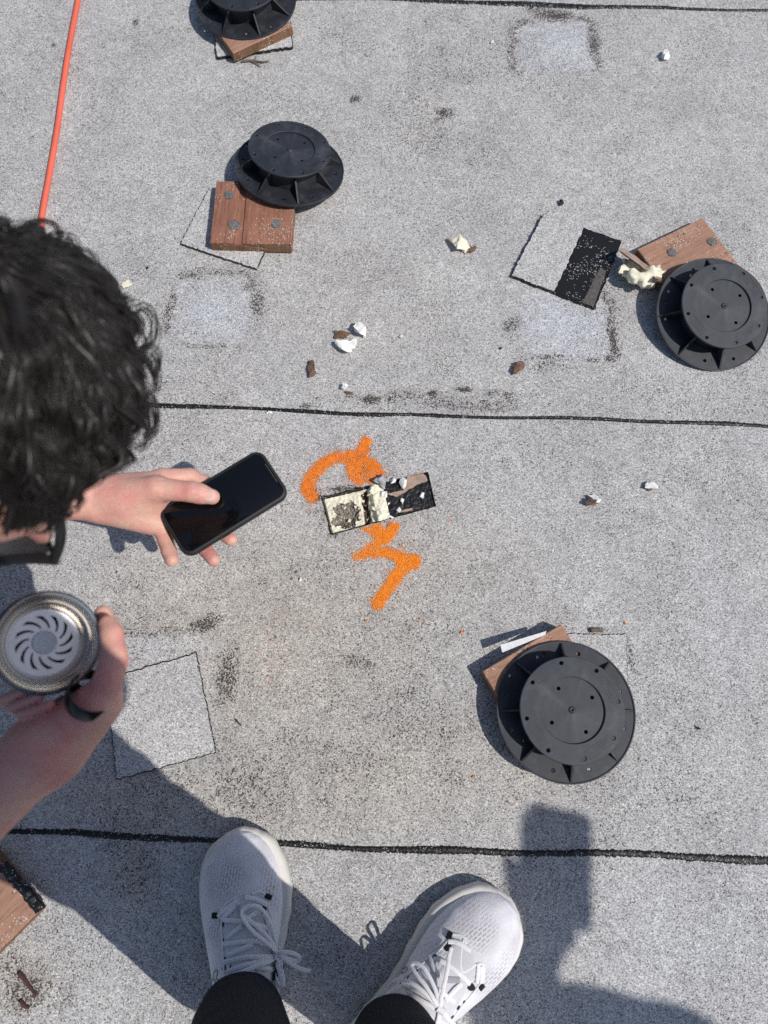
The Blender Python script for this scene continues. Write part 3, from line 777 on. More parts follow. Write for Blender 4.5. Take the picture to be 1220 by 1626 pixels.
def place_ped(root, u, v, zc, toward, tilt, turn, label, fade_shade=1.0):
    """toward: roof direction (degrees) of the raised side"""
    c = at(u, v, zc); a = R(toward); ax = Vector((math.sin(a), -math.cos(a), 0))
    root.rotation_mode = 'QUATERNION'
    root.location = c; root.rotation_quaternion = Matrix.Rotation(R(tilt), 4, ax).to_quaternion() @ Matrix.Rotation(R(turn), 4, 'Z').to_quaternion()
    for ch in root.children:  # sun fading, with the darker look of tilted pedestals painted into the tone
        q = fade_shade * (.74 if ch.name.split('.')[0] in ('base_flange', 'rib', 'collar') else 1.0); ch.color = (q, q, q, 1)  # flange, ribs and collar darkened: painted recess shade, and less dust
    tag(root, label, 'deck pedestal', 'black plastic deck pedestals')
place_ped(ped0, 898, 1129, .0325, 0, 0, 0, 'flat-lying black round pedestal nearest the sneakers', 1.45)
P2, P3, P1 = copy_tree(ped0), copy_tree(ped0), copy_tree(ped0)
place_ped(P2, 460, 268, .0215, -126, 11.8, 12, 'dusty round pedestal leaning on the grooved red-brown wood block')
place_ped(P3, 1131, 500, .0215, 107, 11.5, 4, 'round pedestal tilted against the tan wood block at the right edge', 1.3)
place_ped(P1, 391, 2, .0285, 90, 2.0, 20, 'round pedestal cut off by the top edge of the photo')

# ------------------------------------------------------------------ cord, twigs, crumbs
cpts = [(131, -40), (124, 0), (110, 75), (100, 140), (91, 205), (78, 280), (69, 330), (60, 400), (40, 520), (10, 640), (-60, 760)]
cb = MB().tube(spline([at(u, v, .0075) for u, v in cpts], 10), (.0054), 12)
c0 = at(90, 220); cb.v = [v - c0 for v in cb.v]
o = cb.build('extension_cord', M['cord'], None); o.location = c0; tag(o, 'coral red cord running down the roof at upper left', 'cord')

def twig(lines, label, mat, name='twig', cat='twig'):
    b = MB(); c = at(*lines[0][0][0][:2])
    for pts, r in lines:
        P = spline([at(u, v, z) - c for u, v, z in pts], 4) if len(pts) > 2 else [at(u, v, z) - c for u, v, z in pts]
        b.tube(P, [r * (1 - .5 * k / len(P)) for k in range(len(P))], 6)
    o = b.build(name, mat, None); o.location = c; tag(o, label, cat); return o
twig([([(384, 97, .004), (400, 96, .004), (416, 98, .004), (428, 97, .003)], .0022), ([(398, 96, .004), (408, 101, .004), (414, 106, .003)], .0018), ([(404, 97, .004), (407, 90, .005)], .0012)],
     'small dry forked twig below the wood block at the top edge', M['twig'])
twig([([(374, 1142, .002), (380, 1149, .002), (384, 1152, .002)], .0014)], 'tiny dark twig right of the plain membrane square', M['rust'])
twig([([(939, 1001, .004), (948, 1000, .005), (957, 1002, .004)], .0042)], 'short grey-brown stick above the lowest round pedestal', M['twig'], 'stick', 'stick')
twig([([(31, 1546, .004), (42, 1560, .005), (57, 1581, .004)], .0034)], 'dark reddish stick at the lower left corner', M['rust'], 'stick', 'stick')
twig([([(33, 1590, .003), (41, 1599, .004), (47, 1601, .003)], .003)], 'short dark reddish chip below the stick at lower left', M['rust'], 'stick', 'stick')

def chunk_mesh(name, mat, size, seed, rough=.12, sub=2, npt=11, parent=None):
    g = random.Random(seed); bm = bmesh.new()
    for _ in range(npt):
        d = Vector((g.gauss(0, 1), g.gauss(0, 1), g.gauss(0, 1))).normalized() * g.uniform(.8, 1.0)
        bm.verts.new((d.x * size[0] / 2, d.y * size[1] / 2, d.z * size[2] / 2))
    bmesh.ops.convex_hull(bm, input=bm.verts[:])
    for v in [v for v in bm.verts if not v.link_faces]: bm.verts.remove(v)
    bmesh.ops.subdivide_edges(bm, edges=bm.edges[:], cuts=sub, use_grid_fill=True)
    m = min(size); L = max(size)
    bm.normal_update()
    for v in bm.verts:
        n = mnoise.noise(v.co / L * 5 + Vector((seed, 0, 0))) + .6 * mnoise.noise(v.co / L * 11 + Vector((0, seed, 0))) - .5 * abs(mnoise.noise(v.co / L * 8 + Vector((0, 0, seed))))
        v.co += v.normal * n * rough * (m + L) / 2 * .8
    zmin = min(v.co.z for v in bm.verts)
    for v in bm.verts: v.co.z -= zmin
    for e in bm.edges:
        if len(e.link_faces) == 2 and e.calc_face_angle(0) > R(28): e.smooth = False
    me = bpy.data.meshes.new(name); bm.to_mesh(me); bm.free(); me.materials.append(mat)
    me.polygons.foreach_set('use_smooth', [True] * len(me.polygons))
    return link(bpy.data.objects.new(name, me), parent)
def chunk(name, mat, u, v, wpx, hpx, hz, seed, label, cat, rot=0, rough=.17, z=.0012, sub=3, group=None):
    c = at(u, v, z + hz * .4); sx = (at(u + 5, v) - at(u, v)).x / 5; sy = (at(u, v - 5) - at(u, v)).y / 5
    o = chunk_mesh(name, mat, (wpx * sx * 1.22, hpx * sy * 1.22, hz * 1.15), seed, rough, sub)
    o.location = (c.x, c.y, z); o.rotation_euler.z = R(rot); tag(o, label, cat, group); return o
def duo(u, v, label, a, b):
    """a crumb of foam with its brown facer still on: a, b = (name, mat, du, dv, w, h, hz, seed, rot)"""
    root = empty('foam_chunk', at(u, v, .001)); tag(root, label, 'foam chunk')
    for name, mat, du, dv, w, h, hz, seed, rot in (a, b):
        sx = (at(u + 5, v) - at(u, v)).x / 5
        o = chunk_mesh(name, mat, (w * sx * 1.2, h * sx * 1.2, hz * 1.1), seed, .17, 3, 10, root)
        o.location = (du * sx, -dv * sx, 0); o.rotation_euler.z = R(rot)
duo(737, 391, 'largest cream foam chunk lying alone right of the upper centre', ('foam_body', M['foam'], -2, -2, 40, 30, .026, 41, -25), ('brown_facer', M['bark'], 10, 9, 20, 9, .012, 42, 22))
duo(939, 797, 'small white foam chunk with dark brown facer at right', ('foam_body', M['foam_white'], 3, -4, 20, 16, .018, 43, -30), ('brown_facer', M['bark'], -1, 4, 25, 14, .016, 44, -25))
duo(549, 618, 'broken white foam bit with brown scrap just above the middle seam', ('foam_body', M['foam_white'], -2, -2, 19, 10, .011, 45, -10), ('brown_facer', M['bark'], 6, 6, 18, 9, .006, 46, -35))
duo(1031, 773, 'small white foam bit with brown underside at far right', ('foam_body', M['foam_white'], 2, 0, 21, 14, .014, 47, 0), ('brown_facer', M['bark'], -3, 4, 14, 7, .007, 48, -20))
chunk('foam_chunk', M['foam_white'], 571, 523, 22, 29, .020, 51, 'upper white foam chunk of the pair beside a brown scrap', 'foam chunk', 10)
chunk('foam_chunk', M['foam_white'], 549, 546, 32, 27, .016, 52, 'lower white foam chunk of the pair beside a brown scrap', 'foam chunk', -20)
chunk('bark_chip', M['bark'], 543, 530, 34, 15, .008, 53, 'brown scrap touching the pair of white foam chunks', 'brown scrap', 8)
chunk('bark_chip', M['bark'], 496, 585, 16, 27, .010, 54, 'small dark brown scrap left of the white foam chunks', 'brown scrap', -8)
chunk('bark_chip', M['bark'], 823, 583, 21, 25, .010, 55, 'ridged brown scrap below the washed grey square at right', 'brown scrap', -15)
chunk('foam_chunk', M['foam_white'], 1058, 90, 13, 21, .014, 56, 'oblong white foam pellet near the top right corner', 'foam chunk', 12)
chunk('foam_chunk', M['foam_white'], 781, 66, 6, 6, .006, 57, 'tiny white foam crumb near the top seam', 'foam chunk')
chunk('foam_chunk', M['foam'], 202, 452, 17, 13, .004, 58, 'thin cream foam flake beside the dark curly hair', 'foam chunk', 30)
chunk('foam_chunk', M['foam_white'], 637, 534, 6, 5, .005, 59, 'tiny white foam crumb right of the white foam chunks', 'foam chunk')
chunk('foam_chunk', M['foam_white'], 427, 655, 11, 6, .005, 60, 'small white foam flake lying on the middle seam', 'foam chunk', -15)
chunk('foam_chunk', M['foam_white'], 478, 921, 5, 8, .004, 61, 'tiny white foam crumb below the test cut and the phone', 'foam chunk')
chunk('tar_bit', M['blackbit'], 891, 321, 10, 9, .008, 62, 'round black tar bit above the half black membrane square', 'tar bit')
chunk('tar_bit', M['blackbit'], 796, 554, 5, 5, .004, 63, 'tiny black tar bit left of the washed grey square', 'tar bit')
chunk('tar_bit', M['blackbit'], 234, 426, 6, 5, .004, 64, 'tiny black tar bit above the cream foam flake', 'tar bit')
chunk('tar_bit', M['blackbit'], 1110, 1157, 7, 5, .003, 65, 'tiny black tar bit right of the lowest pedestal', 'tar bit')
for i, (u, v, w) in enumerate([(733, 1005, 'nearest the white shim'), (668, 983, 'lying right of the zigzag tail'), (994, 990, 'above the corner of the lowest pedestal patch'), (752, 1234, 'below left of the lowest pedestal'), (581, 985, 'just below the zigzag tail')]):
    chunk('paint_fleck', M['orange'], u, v, 5, 4, .0022, 90 + i, 'tiny orange paint fleck ' + w, 'paint fleck', group='orange paint flecks')
# on and round the test cut
chunk('foam_shard', M['foam_grey'], 603, 768, 23, 34, .020, 71, 'grey foam shard standing in the middle of the test cut', 'foam shard', -18, z=-.001)
chunk('foam_chunk', M['foam_white'], 609, 785, 15, 13, .014, 72, 'white foam lump under the grey shard in the test cut', 'foam chunk', 20, z=-.001)
chunk('foam_chunk', M['foam_white'], 621, 764, 15, 9, .012, 73, 'ragged white foam bit right of the grey shard', 'foam chunk', 25, z=-.001)
o = chunk('foam_chunk', M['foam_white'], 640, 764, 12, 23, .014, 74, 'white blocky foam piece on the upper edge of the test cut', 'foam chunk', 5, .05, z=0, sub=2)
for i, (u, v, w, h, t) in enumerate([(671, 786, 9, 8, 'white foam crumb at the right end of the test cut'), (640, 796, 6, 9, 'white foam crumb in the middle of the bare bitumen'), (605, 807, 12, 10, 'white foam crumb right of the cream ridge in the test cut'),
                                     (596, 794, 8, 5, 'white foam crumb on the cream ridge of the test cut'), (611, 817, 14, 6, 'flat white foam crumb on the lower edge of the test cut'), (633, 809, 10, 7, 'white foam crumb by the lower tan paper scrap'), (620, 821, 11, 5, 'pinkish white crumb just below the test cut'),
                                     (617, 800, 4, 4, 'smallest white foam crumb on the black bitumen')]):
    chunk('foam_crumb', M['foam_white'], u, v, w * 1.15, h * 1.15, .006, 80 + i, t, 'foam crumb', rng.uniform(-40, 40), .15, z=-.0008)
for i, (u, v, w, h, t) in enumerate([(532, 815, 6, 3, 'curled cream foam sliver at the left of the pit in the cut'), (539, 836, 9, 3, 'long cream foam sliver along the lower edge of the pit'), (555, 826, 4, 7, 'upright cream foam sliver below the pit in the cut'), (561, 834, 8, 5, 'cream foam crumb at the lower edge of the dark groove'),
                                     (548, 806, 5, 4, 'cream foam crumb lying on the grey pit floor'), (573, 782, 6, 7, 'cream foam crumb at the top of the dark groove'), (590, 805, 9, 13, 'cream foam lump on the ridge of the cut'), (587, 783, 10, 9, 'cream foam lump at the upper end of the ridge')]):
    chunk('foam_crumb', M['foam'], u, v, w, h, .006 if i < 6 else .009, 120 + i, t, 'foam crumb', rng.uniform(-40, 40), .2, z=-.011 if i < 6 else -.001)
# crumpled lump beside the tan block
root = empty('crumpled_foam', at(1012, 436, .001)); tag(root, 'crumpled cream foam lump with torn brown facer beside the tan wood block', 'foam lump')
fo = chunk_mesh('foam_body', M['foam'], (.098, .074, .036), 31, .21, 7, 12, root); fo.rotation_euler.z = R(-22); fo.location = (.004, -.010, 0)
f2 = chunk_mesh('foam_body', M['foam'], (.052, .062, .040), 33, .21, 6, 12, root); f2.location = (-.018, .000, .0)
fc = MB(); fp = []
for k in range(15):
    for q in range(5):
        p = at(990 + 64 * k / 14 - 5 * math.sin(q), 399 + 46 * k / 14 + (q - 2) * (3.0 + 1.6 * mnoise.noise(Vector((k * .7, 3, 1)))) + 5 * mnoise.noise(Vector((k * .45, 8, 1))), .044 - .010 * abs(q - 2.2) + .010 * mnoise.noise(Vector((k * .5, q * .8, 2)))) - root.location
        fp.append(p)
fc.add(fp + [p - Vector((0, 0, .003)) for p in fp], [[k * 5 + q, k * 5 + q + 1, k * 5 + q + 6, k * 5 + q + 5] for k in range(14) for q in range(4)] + [[75 + k * 5 + q + 5, 75 + k * 5 + q + 6, 75 + k * 5 + q + 1, 75 + k * 5 + q] for k in range(14) for q in range(4)]
       + [[k * 5, k * 5 + 5, 80 + k * 5, 75 + k * 5] for k in range(14)] + [[k * 5 + 4, 79 + k * 5, 84 + k * 5, k * 5 + 9] for k in range(14)])
fc.build('torn_facer', M['paper'], root)

# ------------------------------------------------------------------ people: shared pieces
def skin():
    g = NT('skin', 0.5, 0.4); co = g.obj()
    n = g.noise(co, 22.0, 3.0, .55); n2 = g.noise(co, 190.0, 3.0, .6)
    c = g.ramp(n, [(0.30, (.68, .42, .325)), (0.48, (.66, .36, .29)), (0.60, (.66, .31, .265)), (0.74, (.60, .235, .205))])
    c = g.mix(1.0, c, g.ramp(n2, [(0.3, (.93, .91, .90)), (0.7, (1.04, 1.04, 1.04))]), 'MULTIPLY')
    g.color(c); g.p.inputs['Subsurface Weight'].default_value = .12
    g.p.inputs['Subsurface Radius'].default_value = (.010, .004, .0025); g.p.inputs['Subsurface Scale'].default_value = .5
    v = g.n('TexVoronoi', Vector=co, Scale=520.0)
    g.bump(g.math('ADD', g.math('ADD', g.math('MULTIPLY', v.outputs['Distance'], .35), g.noise(co, 75.0, 3.0)), g.math('MULTIPLY', g.noise(g.scaled(co, (1, 2.6, 1)), 30.0, 3.0), 1.6)), .42, .0018)
    return g.m
M['skin'] = skin()
M['nail'] = simple('finger_nail', (.80, .52, .45), .3, .5, .06, 80)
def cloth(name, c, weave=900.0):
    g = NT(name, .9, .15); co = g.obj()
    n = g.noise(co, 9.0, 4.0); w = g.n('TexWave', Vector=co, Scale=weave, Distortion=.6).outputs[0]
    g.color(g.mix(1.0, g.ramp(n, [(0.3, tuple(x * .8 for x in c)), (0.7, tuple(x * 1.15 for x in c))]), g.ramp(w, [(0, (.85, .85, .85)), (1, (1.1, 1.1, 1.1))]), 'MULTIPLY'))
    g.bump(w, .2, .0006); return g.m
M['navy'] = cloth('dark_navy_cloth', (.015, .017, .026)); M['charcoal'] = cloth('charcoal_cloth', (.045, .045, .05)); M['mauve'] = cloth('dark_mauve_cloth', (.055, .05, .06))
M['shirt'] = cloth('grey_shirt_cloth', (.12, .13, .15)); M['darkshoe'] = simple('dark_shoe', (.03, .03, .032), .7, .3)
EYE3 = np.eye(3)
def torso_prims(j, d=0.0, arms='upper'):
    V = lambda k: Vector(j[k]); P = []
    pel = (V('hipL') + V('hipR')) / 2
    P.append(('c', V('hipL'), V('hipR'), .085 + d, .085 + d, .05))
    P.append(('c', pel, V('chest'), .105 + d, .125 + d, .06))
    P.append(('c', V('shL').lerp(V('shR'), .16), V('shR').lerp(V('shL'), .16), .07 + d, .07 + d, .06))
    P.append(('c', V('chest'), V('neck'), .10 + d, .05 + d, .06))
    for s in 'LR':
        e = V('sh' + s).lerp(V('el' + s), .55 if d else 1.0)
        P.append(('c', V('sh' + s), e, .052 + d, (.045 if d else .040) + d, .03))
    return P
def leg_prims(j, d=0.0, to=1.0, foot=False):
    V = lambda k: Vector(j[k]); P = []
    for s in 'LR':
        P.append(('c', V('hip' + s), V('kn' + s), .085 + d, .058 + d, .04))
        P.append(('c', V('kn' + s), V('kn' + s).lerp(V('an' + s), to), .056 + d, .037 + d + (.006 if d else 0), .03))
        if not d: P.append(('c', V('kn' + s).lerp(V('an' + s), .15), V('kn' + s).lerp(V('an' + s), .45), .055, .050, .03))
        if foot:
            f = V('toe' + s); P.append(('c', V('an' + s) - Vector((0, 0, .03)), f, .036, .026, .02))
    return P
def head_prims(hc, f, c, s=1.0):
    l = f.cross(c).normalized(); Rm = np.array([tuple(l), tuple(f), tuple(c)])
    P = [('e', hc, (.074 * s, .094 * s, .100 * s), Rm), ('e', hc + f * .045 - c * .065, (.052, .055, .062), Rm, .03),
         ('c', hc + f * .098 + c * .005, hc + f * .112 - c * .030, .007, .012, .012), ('c', hc + f * .090 - c * .066 - l * .018, hc + f * .090 - c * .066 + l * .018, .007, .007, .008)]
    for q in (-1, 1):
        P.append(('e', hc + l * q * .076 - f * .006 - c * .02, (.009, .018, .030), Rm, .008))
        P.append(('e', hc + l * q * .030 + f * .082 - c * .002, (.013, .011, .011), Rm, .006))
    return P
def plain_hand(w, d, up, k=1.0):
    """a relaxed open hand: wrist w, pointing d, back of the hand up"""
    d, up = Vector(d).normalized(), Vector(up).normalized(); s = d.cross(up).normalized(); P = []
    for i, (o, l) in enumerate([(-.030, .066), (-.010, .076), (.010, .070), (.029, .054)]):
        m = w + d * .085 + s * o * k
        P.append(('c', w + s * o * .5, m, .017, .012, .012))
        a = m + d * l * .5 - up * .008; b = m + d * l * .85 - up * .026
        P += [('c', m, a, .0095, .009, .004), ('c', a, b, .009, .0075, .004)]
    t = w + d * .035 - s * .042 * k
    P += [('c', w + d * .012 - s * .015 * k, t, .017, .012, .01), ('c', t, t + d * .042 - s * .012 * k - up * .01, .011, .0085, .004)]
    return P
def person(name, parts, label, loc):
    """parts: list of (prims, voxel, k) grown separately and kept as ONE body mesh"""
    V, Q, n = [], [], 0
    for prims, vox, k in parts:
        v, q = sdf_mesh(prims, vox, k); v = relax(v, q, 2, .5); V.append(v - np.array(loc)); Q.append(q + n); n += len(v)
    root = empty(name, loc); tag(root, label, 'person')
    body = mesh_np('body', np.concatenate(V), np.concatenate(Q), M['skin'], root)
    return root
def garment(name, prims, vox, k, mat, root, wr=.0055):
    v, q = sdf_mesh(prims, vox, k); v = relax(v, q, 2, .5)
    w = np.array([mnoise.noise(Vector((a * 9, b * 9, c * 16))) + .5 * mnoise.noise(Vector((a * 22, b * 22, c * 40))) for a, b, c in v])
    ctr = v.mean(0); nn = v - ctr; nn /= np.maximum(np.linalg.norm(nn, axis=1), 1e-6)[:, None]
    v = v + nn * (w * wr)[:, None]
    return mesh_np(name, v - np.array(root.location), q, mat, root)

# ------------------------------------------------------------------ the man bending in from the left
f_ = Vector((.10, -.75, -.66)).normalized(); c_h = Vector((.40, -.54, .74)); c_h = (c_h - f_ * c_h.dot(f_)).normalized(); l_h = f_.cross(c_h).normalized()
HC = at(-8, 632, .665)
MJ = dict(hipL=(-1.08, .42, .34), hipR=(-1.10, .18, .34), chest=(-.78, .29, .55), neck=(-.56, .285, .60), shL=(-.66, .46, .55), shR=(-.68, .10, .55),
          elL=tuple(at(-150, 800, .30)), elR=tuple(at(-235, 1462, .45)), knL=(-.86, .52, .50), knR=(-.86, .08, .50), anL=(-1.02, .50, .10), anR=(-1.02, .10, .10), toeL=(-.86, .52, .03), toeR=(-.86, .08, .03))
W1 = at(128, 787, .203)
def c_(a, b, ra, rb, k=.006): return ('c', at(*a), at(*b), ra, rb, k)
hand1 = [('c', Vector(MJ['elL']) + Vector((0, .010, 0)), at(135, 779, 0.2590), .040, .0205, .02), ('c', Vector(MJ['elL']) + Vector((0, -.010, 0)), at(135, 797, 0.2550), .040, .0200, .02),
         c_((130, 778, 0.2580), (258, 762, 0.2480), .019, .0125, .014), c_((135, 785, 0.2550), (270, 785, 0.2350), .018, .012, .014), c_((135, 793, 0.2520), (266, 812, 0.2280), .018, .012, .014), c_((140, 800, 0.2500), (256, 832, 0.2240), .017, .012, .014),
         c_((165, 806, 0.2450), (238, 830, 0.2280), .019, .014, .014),
         c_((180, 788, .258), (248, 776, .266), .0200, .0160, .012), c_((248, 776, .266), (304, 781, .2645), .0158, .0128, .005), c_((304, 781, .2645), (318, 784, .262), .0128, .0125, .005), c_((318, 784, .262), (337, 789, .257), .0122, .0102, .005), c_((200, 800, .251), (246, 798, .247), .018, .013, .014),
         c_((258, 758, .247), (302, 757, .232), .0122, .0112, .006), c_((302, 757, .232), (345, 776, .226), .0110, .0100, .004), c_((345, 776, .226), (382, 800, .226), .0098, .0088, .004),
         c_((270, 785, .233), (312, 812, .225), .0112, .0104, .005), c_((312, 812, .225), (346, 842, .224), .0100, .0096, .003), c_((346, 842, .224), (367, 857, .229), .0094, .0086, .003),
         c_((266, 812, .227), (300, 846, .223), .0112, .0102, .005), c_((300, 846, .223), (326, 872, .223), .0100, .0096, .003), c_((326, 872, .223), (339, 889, .229), .0095, .0086, .003),
         c_((256, 834, .224), (263, 858, .222), .0112, .0104, .005), c_((263, 858, .222), (269, 877, .225), .0100, .0098, .003), c_((269, 877, .225), (273, 889, .229), .0098, .0090, .003)]
W2 = at(62, 1200, .485)
hand2 = [('c', MJ['elR'], W2, .043, .0275, .02), c_((62, 1200, .485), (150, 1122, .488), .028, .0205, .016), c_((95, 1195, .475), (165, 1112, .472), .022, .016, .014), c_((60, 1180, .47), (110, 1140, .47), .024, .020, .016),
         c_((150, 1124, .494), (171, 1084, .500), .0150, .0125, .010), c_((171, 1084, .500), (181, 1040, .502), .0120, .0112, .005), c_((181, 1040, .502), (178, 1008, .500), .0108, .0098, .004), c_((178, 1008, .500), (171, 991, .497), .0096, .0082, .004),
         c_((165, 1105, .470), (184, 1050, .470), .0125, .0110, .008), c_((184, 1050, .470), (176, 1000, .470), .0105, .0095, .004), c_((176, 1000, .470), (164, 974, .474), .0092, .0080, .004),
         c_((96, 1146, .480), (36, 1135, .496), .0070, .0052, .002), c_((36, 1135, .496), (80, 1119, .506), .0050, .0046, .0006), c_((80, 1138, .470), (21, 1123, .490), .0070, .0052, .002), c_((21, 1123, .490), (63, 1106, .500), .0050, .0046, .0006), c_((60, 1130, .464), (4, 1112, .484), .0070, .0052, .002), c_((4, 1112, .484), (45, 1094, .494), .0050, .0046, .0006)]
man = person('person', [(torso_prims(MJ) + leg_prims(MJ) + head_prims(HC + f_ * .012, f_, c_h, 1.02) + [('c', MJ['neck'], HC - c_h * .06 - f_ * .02, .052, .05, .03), ('c', MJ['shL'], MJ['elL'], .05, .041, .03), ('c', MJ['shR'], MJ['elR'], .05, .042, .03)], .009, .03),
                         (hand1, .0019, .006), (hand2, .0019, .006)],
             'crouching person with dark curly hair and eyeglasses holding a phone and a tumbler', tuple(HC))
garment('shirt', torso_prims(MJ, .014), .011, .03, M['navy'], man)
garment('trousers', [('c', MJ['hipL'], MJ['hipR'], .10, .10, .05)] + leg_prims(MJ, .014, .9), .011, .03, M['mauve'], man)
for s in 'LR':
    a, t = Vector(MJ['an' + s]), Vector(MJ['toe' + s])
    garment('shoe', [('c', a - Vector((.05, 0, .055)), t - Vector((0, 0, .0)), .042, .032, .02), ('c', a, a - Vector((0, 0, .05)), .046, .046, .02)], .006, .02, M['darkshoe'], man, 0)
def nail(p, n, d, w, l, root):
    n, d = Vector(n).normalized(), Vector(d).normalized(); s = d.cross(n).normalized(); V, F = [], []
    for i in range(7):
        for k in range(7):
            x, y = (k / 3 - 1), (i / 3 - 1)
            rr = math.sqrt(max(0, 1 - abs(y) ** 3.2)); V.append(p + s * (x * w * .5 * rr) + d * (y * l * .5) + n * (.0009 - .0022 * (x * rr) ** 2 - .0005 * y * y) - Vector(root.location))
    F = [[i * 7 + k, i * 7 + k + 1, i * 7 + k + 8, i * 7 + k + 7] for i in range(6) for k in range(6)]
    mobj('nail', V, F, M['nail'], root, True)
p = at(334, 786, .2645); nail(at(333, 786, .2695), (.05, .02, 1), at(338, 788, .2) - at(306, 781, .2), .0150, .0155, man)
p = at(341, 897, .1815); nail(at(180, 1001, .5065), (.75, .1, .65), at(171, 991, .497) - at(178, 1008, .5), .010, .011, man)

# hair: a cap under about seven thousand strands in curling locks
hairm = NT('black_hair', .5, .5); hairm.color((.0135, .0105, .0095)); hairm.p.inputs['Roughness'].default_value = .44; M['hair'] = hairm.m
HO = HC + c_h * .016 - f_ * .016
RAD = (.106, .108, .119)
def hair_dir(d):
    """radius of the hair volume in direction d (unit)"""
    x, y, z = d.dot(l_h), d.dot(f_), d.dot(c_h)
    r = 1 / math.sqrt((x / RAD[0]) ** 2 + (y / RAD[1]) ** 2 + (z / RAD[2]) ** 2)
    fr = min(1, max(0, (y - .15) / .7)); r *= 1 - .05 * fr * fr * (3 - 2 * fr)
    return r * (1 + .10 * mnoise.noise(d * 3.1 + Vector((3, 1, 2))) + .09 * mnoise.noise(d * 7 + Vector((1, 7, 2))))
def has_hair(d, m=0.0):
    y, z = d.dot(f_), d.dot(c_h)
    if y > .70 - m * .6 and z < .36 + m * .5 + .08 * mnoise.noise(d * 6): return False
    return z > -.62
bm = bmesh.new(); bmesh.ops.create_icosphere(bm, subdivisions=5, radius=1.0)
for v in bm.verts:
    d = v.co.normalized(); v.co = (HO + d * hair_dir(d) * .93) - HC
    v.tag = not has_hair((v.co + HC - HO).normalized())
bmesh.ops.delete(bm, geom=[f for f in bm.faces if all(v.tag for v in f.verts)], context='FACES')
me = bpy.data.meshes.new('hair_cap'); bm.to_mesh(me); bm.free(); me.materials.append(M['hair']); me.polygons.foreach_set('use_smooth', [True] * len(me.polygons))
link(bpy.data.objects.new('hair_cap', me), man)
g = random.Random(21)
WH = (-l_h * .25 - f_ * .75 + c_h * .62).normalized()      # whorl at the back of the crown
SV = []; NP = 15
locks = 0
tocam = (Vector((0, 0, H)) - HO).normalized()
LOCK = MB()
while locks < 520:
    d = Vector((g.gauss(0, 1), g.gauss(0, 1), g.gauss(0, 1))).normalized()
    if not has_hair(d, .0) or (d.dot(tocam) < -.35 and g.random() < .8): continue
    wv = Vector((mnoise.noise(d * 2.2), mnoise.noise(d * 2.2 + Vector((9, 0, 0))), mnoise.noise(d * 2.2 + Vector((0, 9, 0)))))
    flow = (d * d.dot(WH) - WH); flow = flow.normalized() + 1.5 * wv + .22 * (l_h * g.gauss(0, 1) + f_ * g.gauss(0, 1)); flow = (flow - d * flow.dot(d)).normalized()
    bi = d.cross(flow); arc = g.uniform(.5, .95)
    if not has_hair((d * math.cos(arc) + flow * math.sin(arc)).normalized(), .05): continue
    locks += 1
    edge = d.dot(l_h) > .35 and d.dot(f_) < .3
    lift = g.uniform(.0, .08) * (2.4 if edge else .9); turns = g.uniform(.6, 1.6) if edge else g.uniform(.4, 1.1); ca = g.uniform(.005, .014) if edge else g.uniform(.004, .011); ph = g.uniform(0, 6.28); sg = g.choice((-1, 1))
    pts = []
    for k in range(NP):
        s = k / (NP - 1); a = arc * s
        dd = (d * math.cos(a) + flow * math.sin(a)).normalized()
        r = hair_dir(dd) * (.94 + .02 * s + lift * (s ** 1.4) * 1.2)
        an = ph + sg * turns * 6.28 * s
        pts.append((HO + dd * r + bi * (ca * s ** .7 * math.cos(an)) + dd * (.6 * ca * s ** .7 * math.sin(an)), dd, bi))
    LOCK.tube([p[0] - HC for p in pts], [max(.0004, .0050 * math.sin(math.pi * min(1, .12 + .88 * (1 - k / (NP - 1)))) ** .7 * (1 - .75 * k / (NP - 1))) for k in range(NP)], 7)
    for q in range(g.randint(11, 16)):
        o1, o2 = g.gauss(0, .0034) * (2.0 if g.random() < .12 else 1), g.gauss(0, .0026); sp = g.uniform(.55, 1.0); e = g.uniform(.8, 1.0); rad = g.uniform(.00028, .00055); w1 = g.uniform(0, 6.28)
        row = []
        for k in range(NP):
            s = k / (NP - 1) * e * (NP - 1); i = min(int(s), NP - 2); t = s - i
            p, dd, bb = pts[i][0].lerp(pts[i + 1][0], t), pts[i][1], pts[i][2]
            taper = 1 - .65 * (k / (NP - 1)) * sp
            row.append((p + bb * (o1 * taper + .0008 * math.sin(w1 + k * .9)) + dd * (.001 + abs(o2) * taper), dd, bb, rad * (1 - .6 * (k / (NP - 1)) ** 2)))
        SV.append(row)
LOCK.build('hair_lock', M['hair'], man, True, 180)['kind'] = 'stuff'
for u0, v0, du, dv, rr, a0, a1 in [(70, 372, 30, 22, .9, 2.9, 6.6), (165, 470, 26, 32, 1, 2.6, 7.2), (215, 545, 20, 24, 1, 3.2, 8.2), (228, 520, 24, 36, 1, 4.0, 8.0), (125, 425, 30, 26, 1, 3.0, 6.9), (243, 600, 10, 30, 1, 3.6, 7.9), (238, 660, 14, 34, 1, 4.4, 8.4), (148, 442, 22, 20, 1, 2.4, 6.2), (100, 388, 24, 18, 1, 2.8, 6.4), (205, 520, 22, 22, 1, 2.6, 6.8), (236, 575, 20, 24, 1, 3.4, 7.4), (222, 690, 16, 22, 1, 4.8, 8.2)]:
    for q in range(10):      # loose ringlets along the outline
        ju, jv = g.gauss(0, 3.6), g.gauss(0, 3.6); sc = g.uniform(.85, 1.1); z0 = .635 + g.gauss(0, .006)
        row = []
        for k in range(NP):
            a = a0 + (a1 - a0) * k / (NP - 1); p = at(u0 - 2 + ju + du * sc * math.cos(a), v0 + jv + dv * sc * math.sin(a), z0 + .012 * math.sin(a * .7))
            row.append((p, Vector((0, 0, 1)), Vector((1, 0, 0)), .00042))
        SV.append(row)
ns = len(SV)
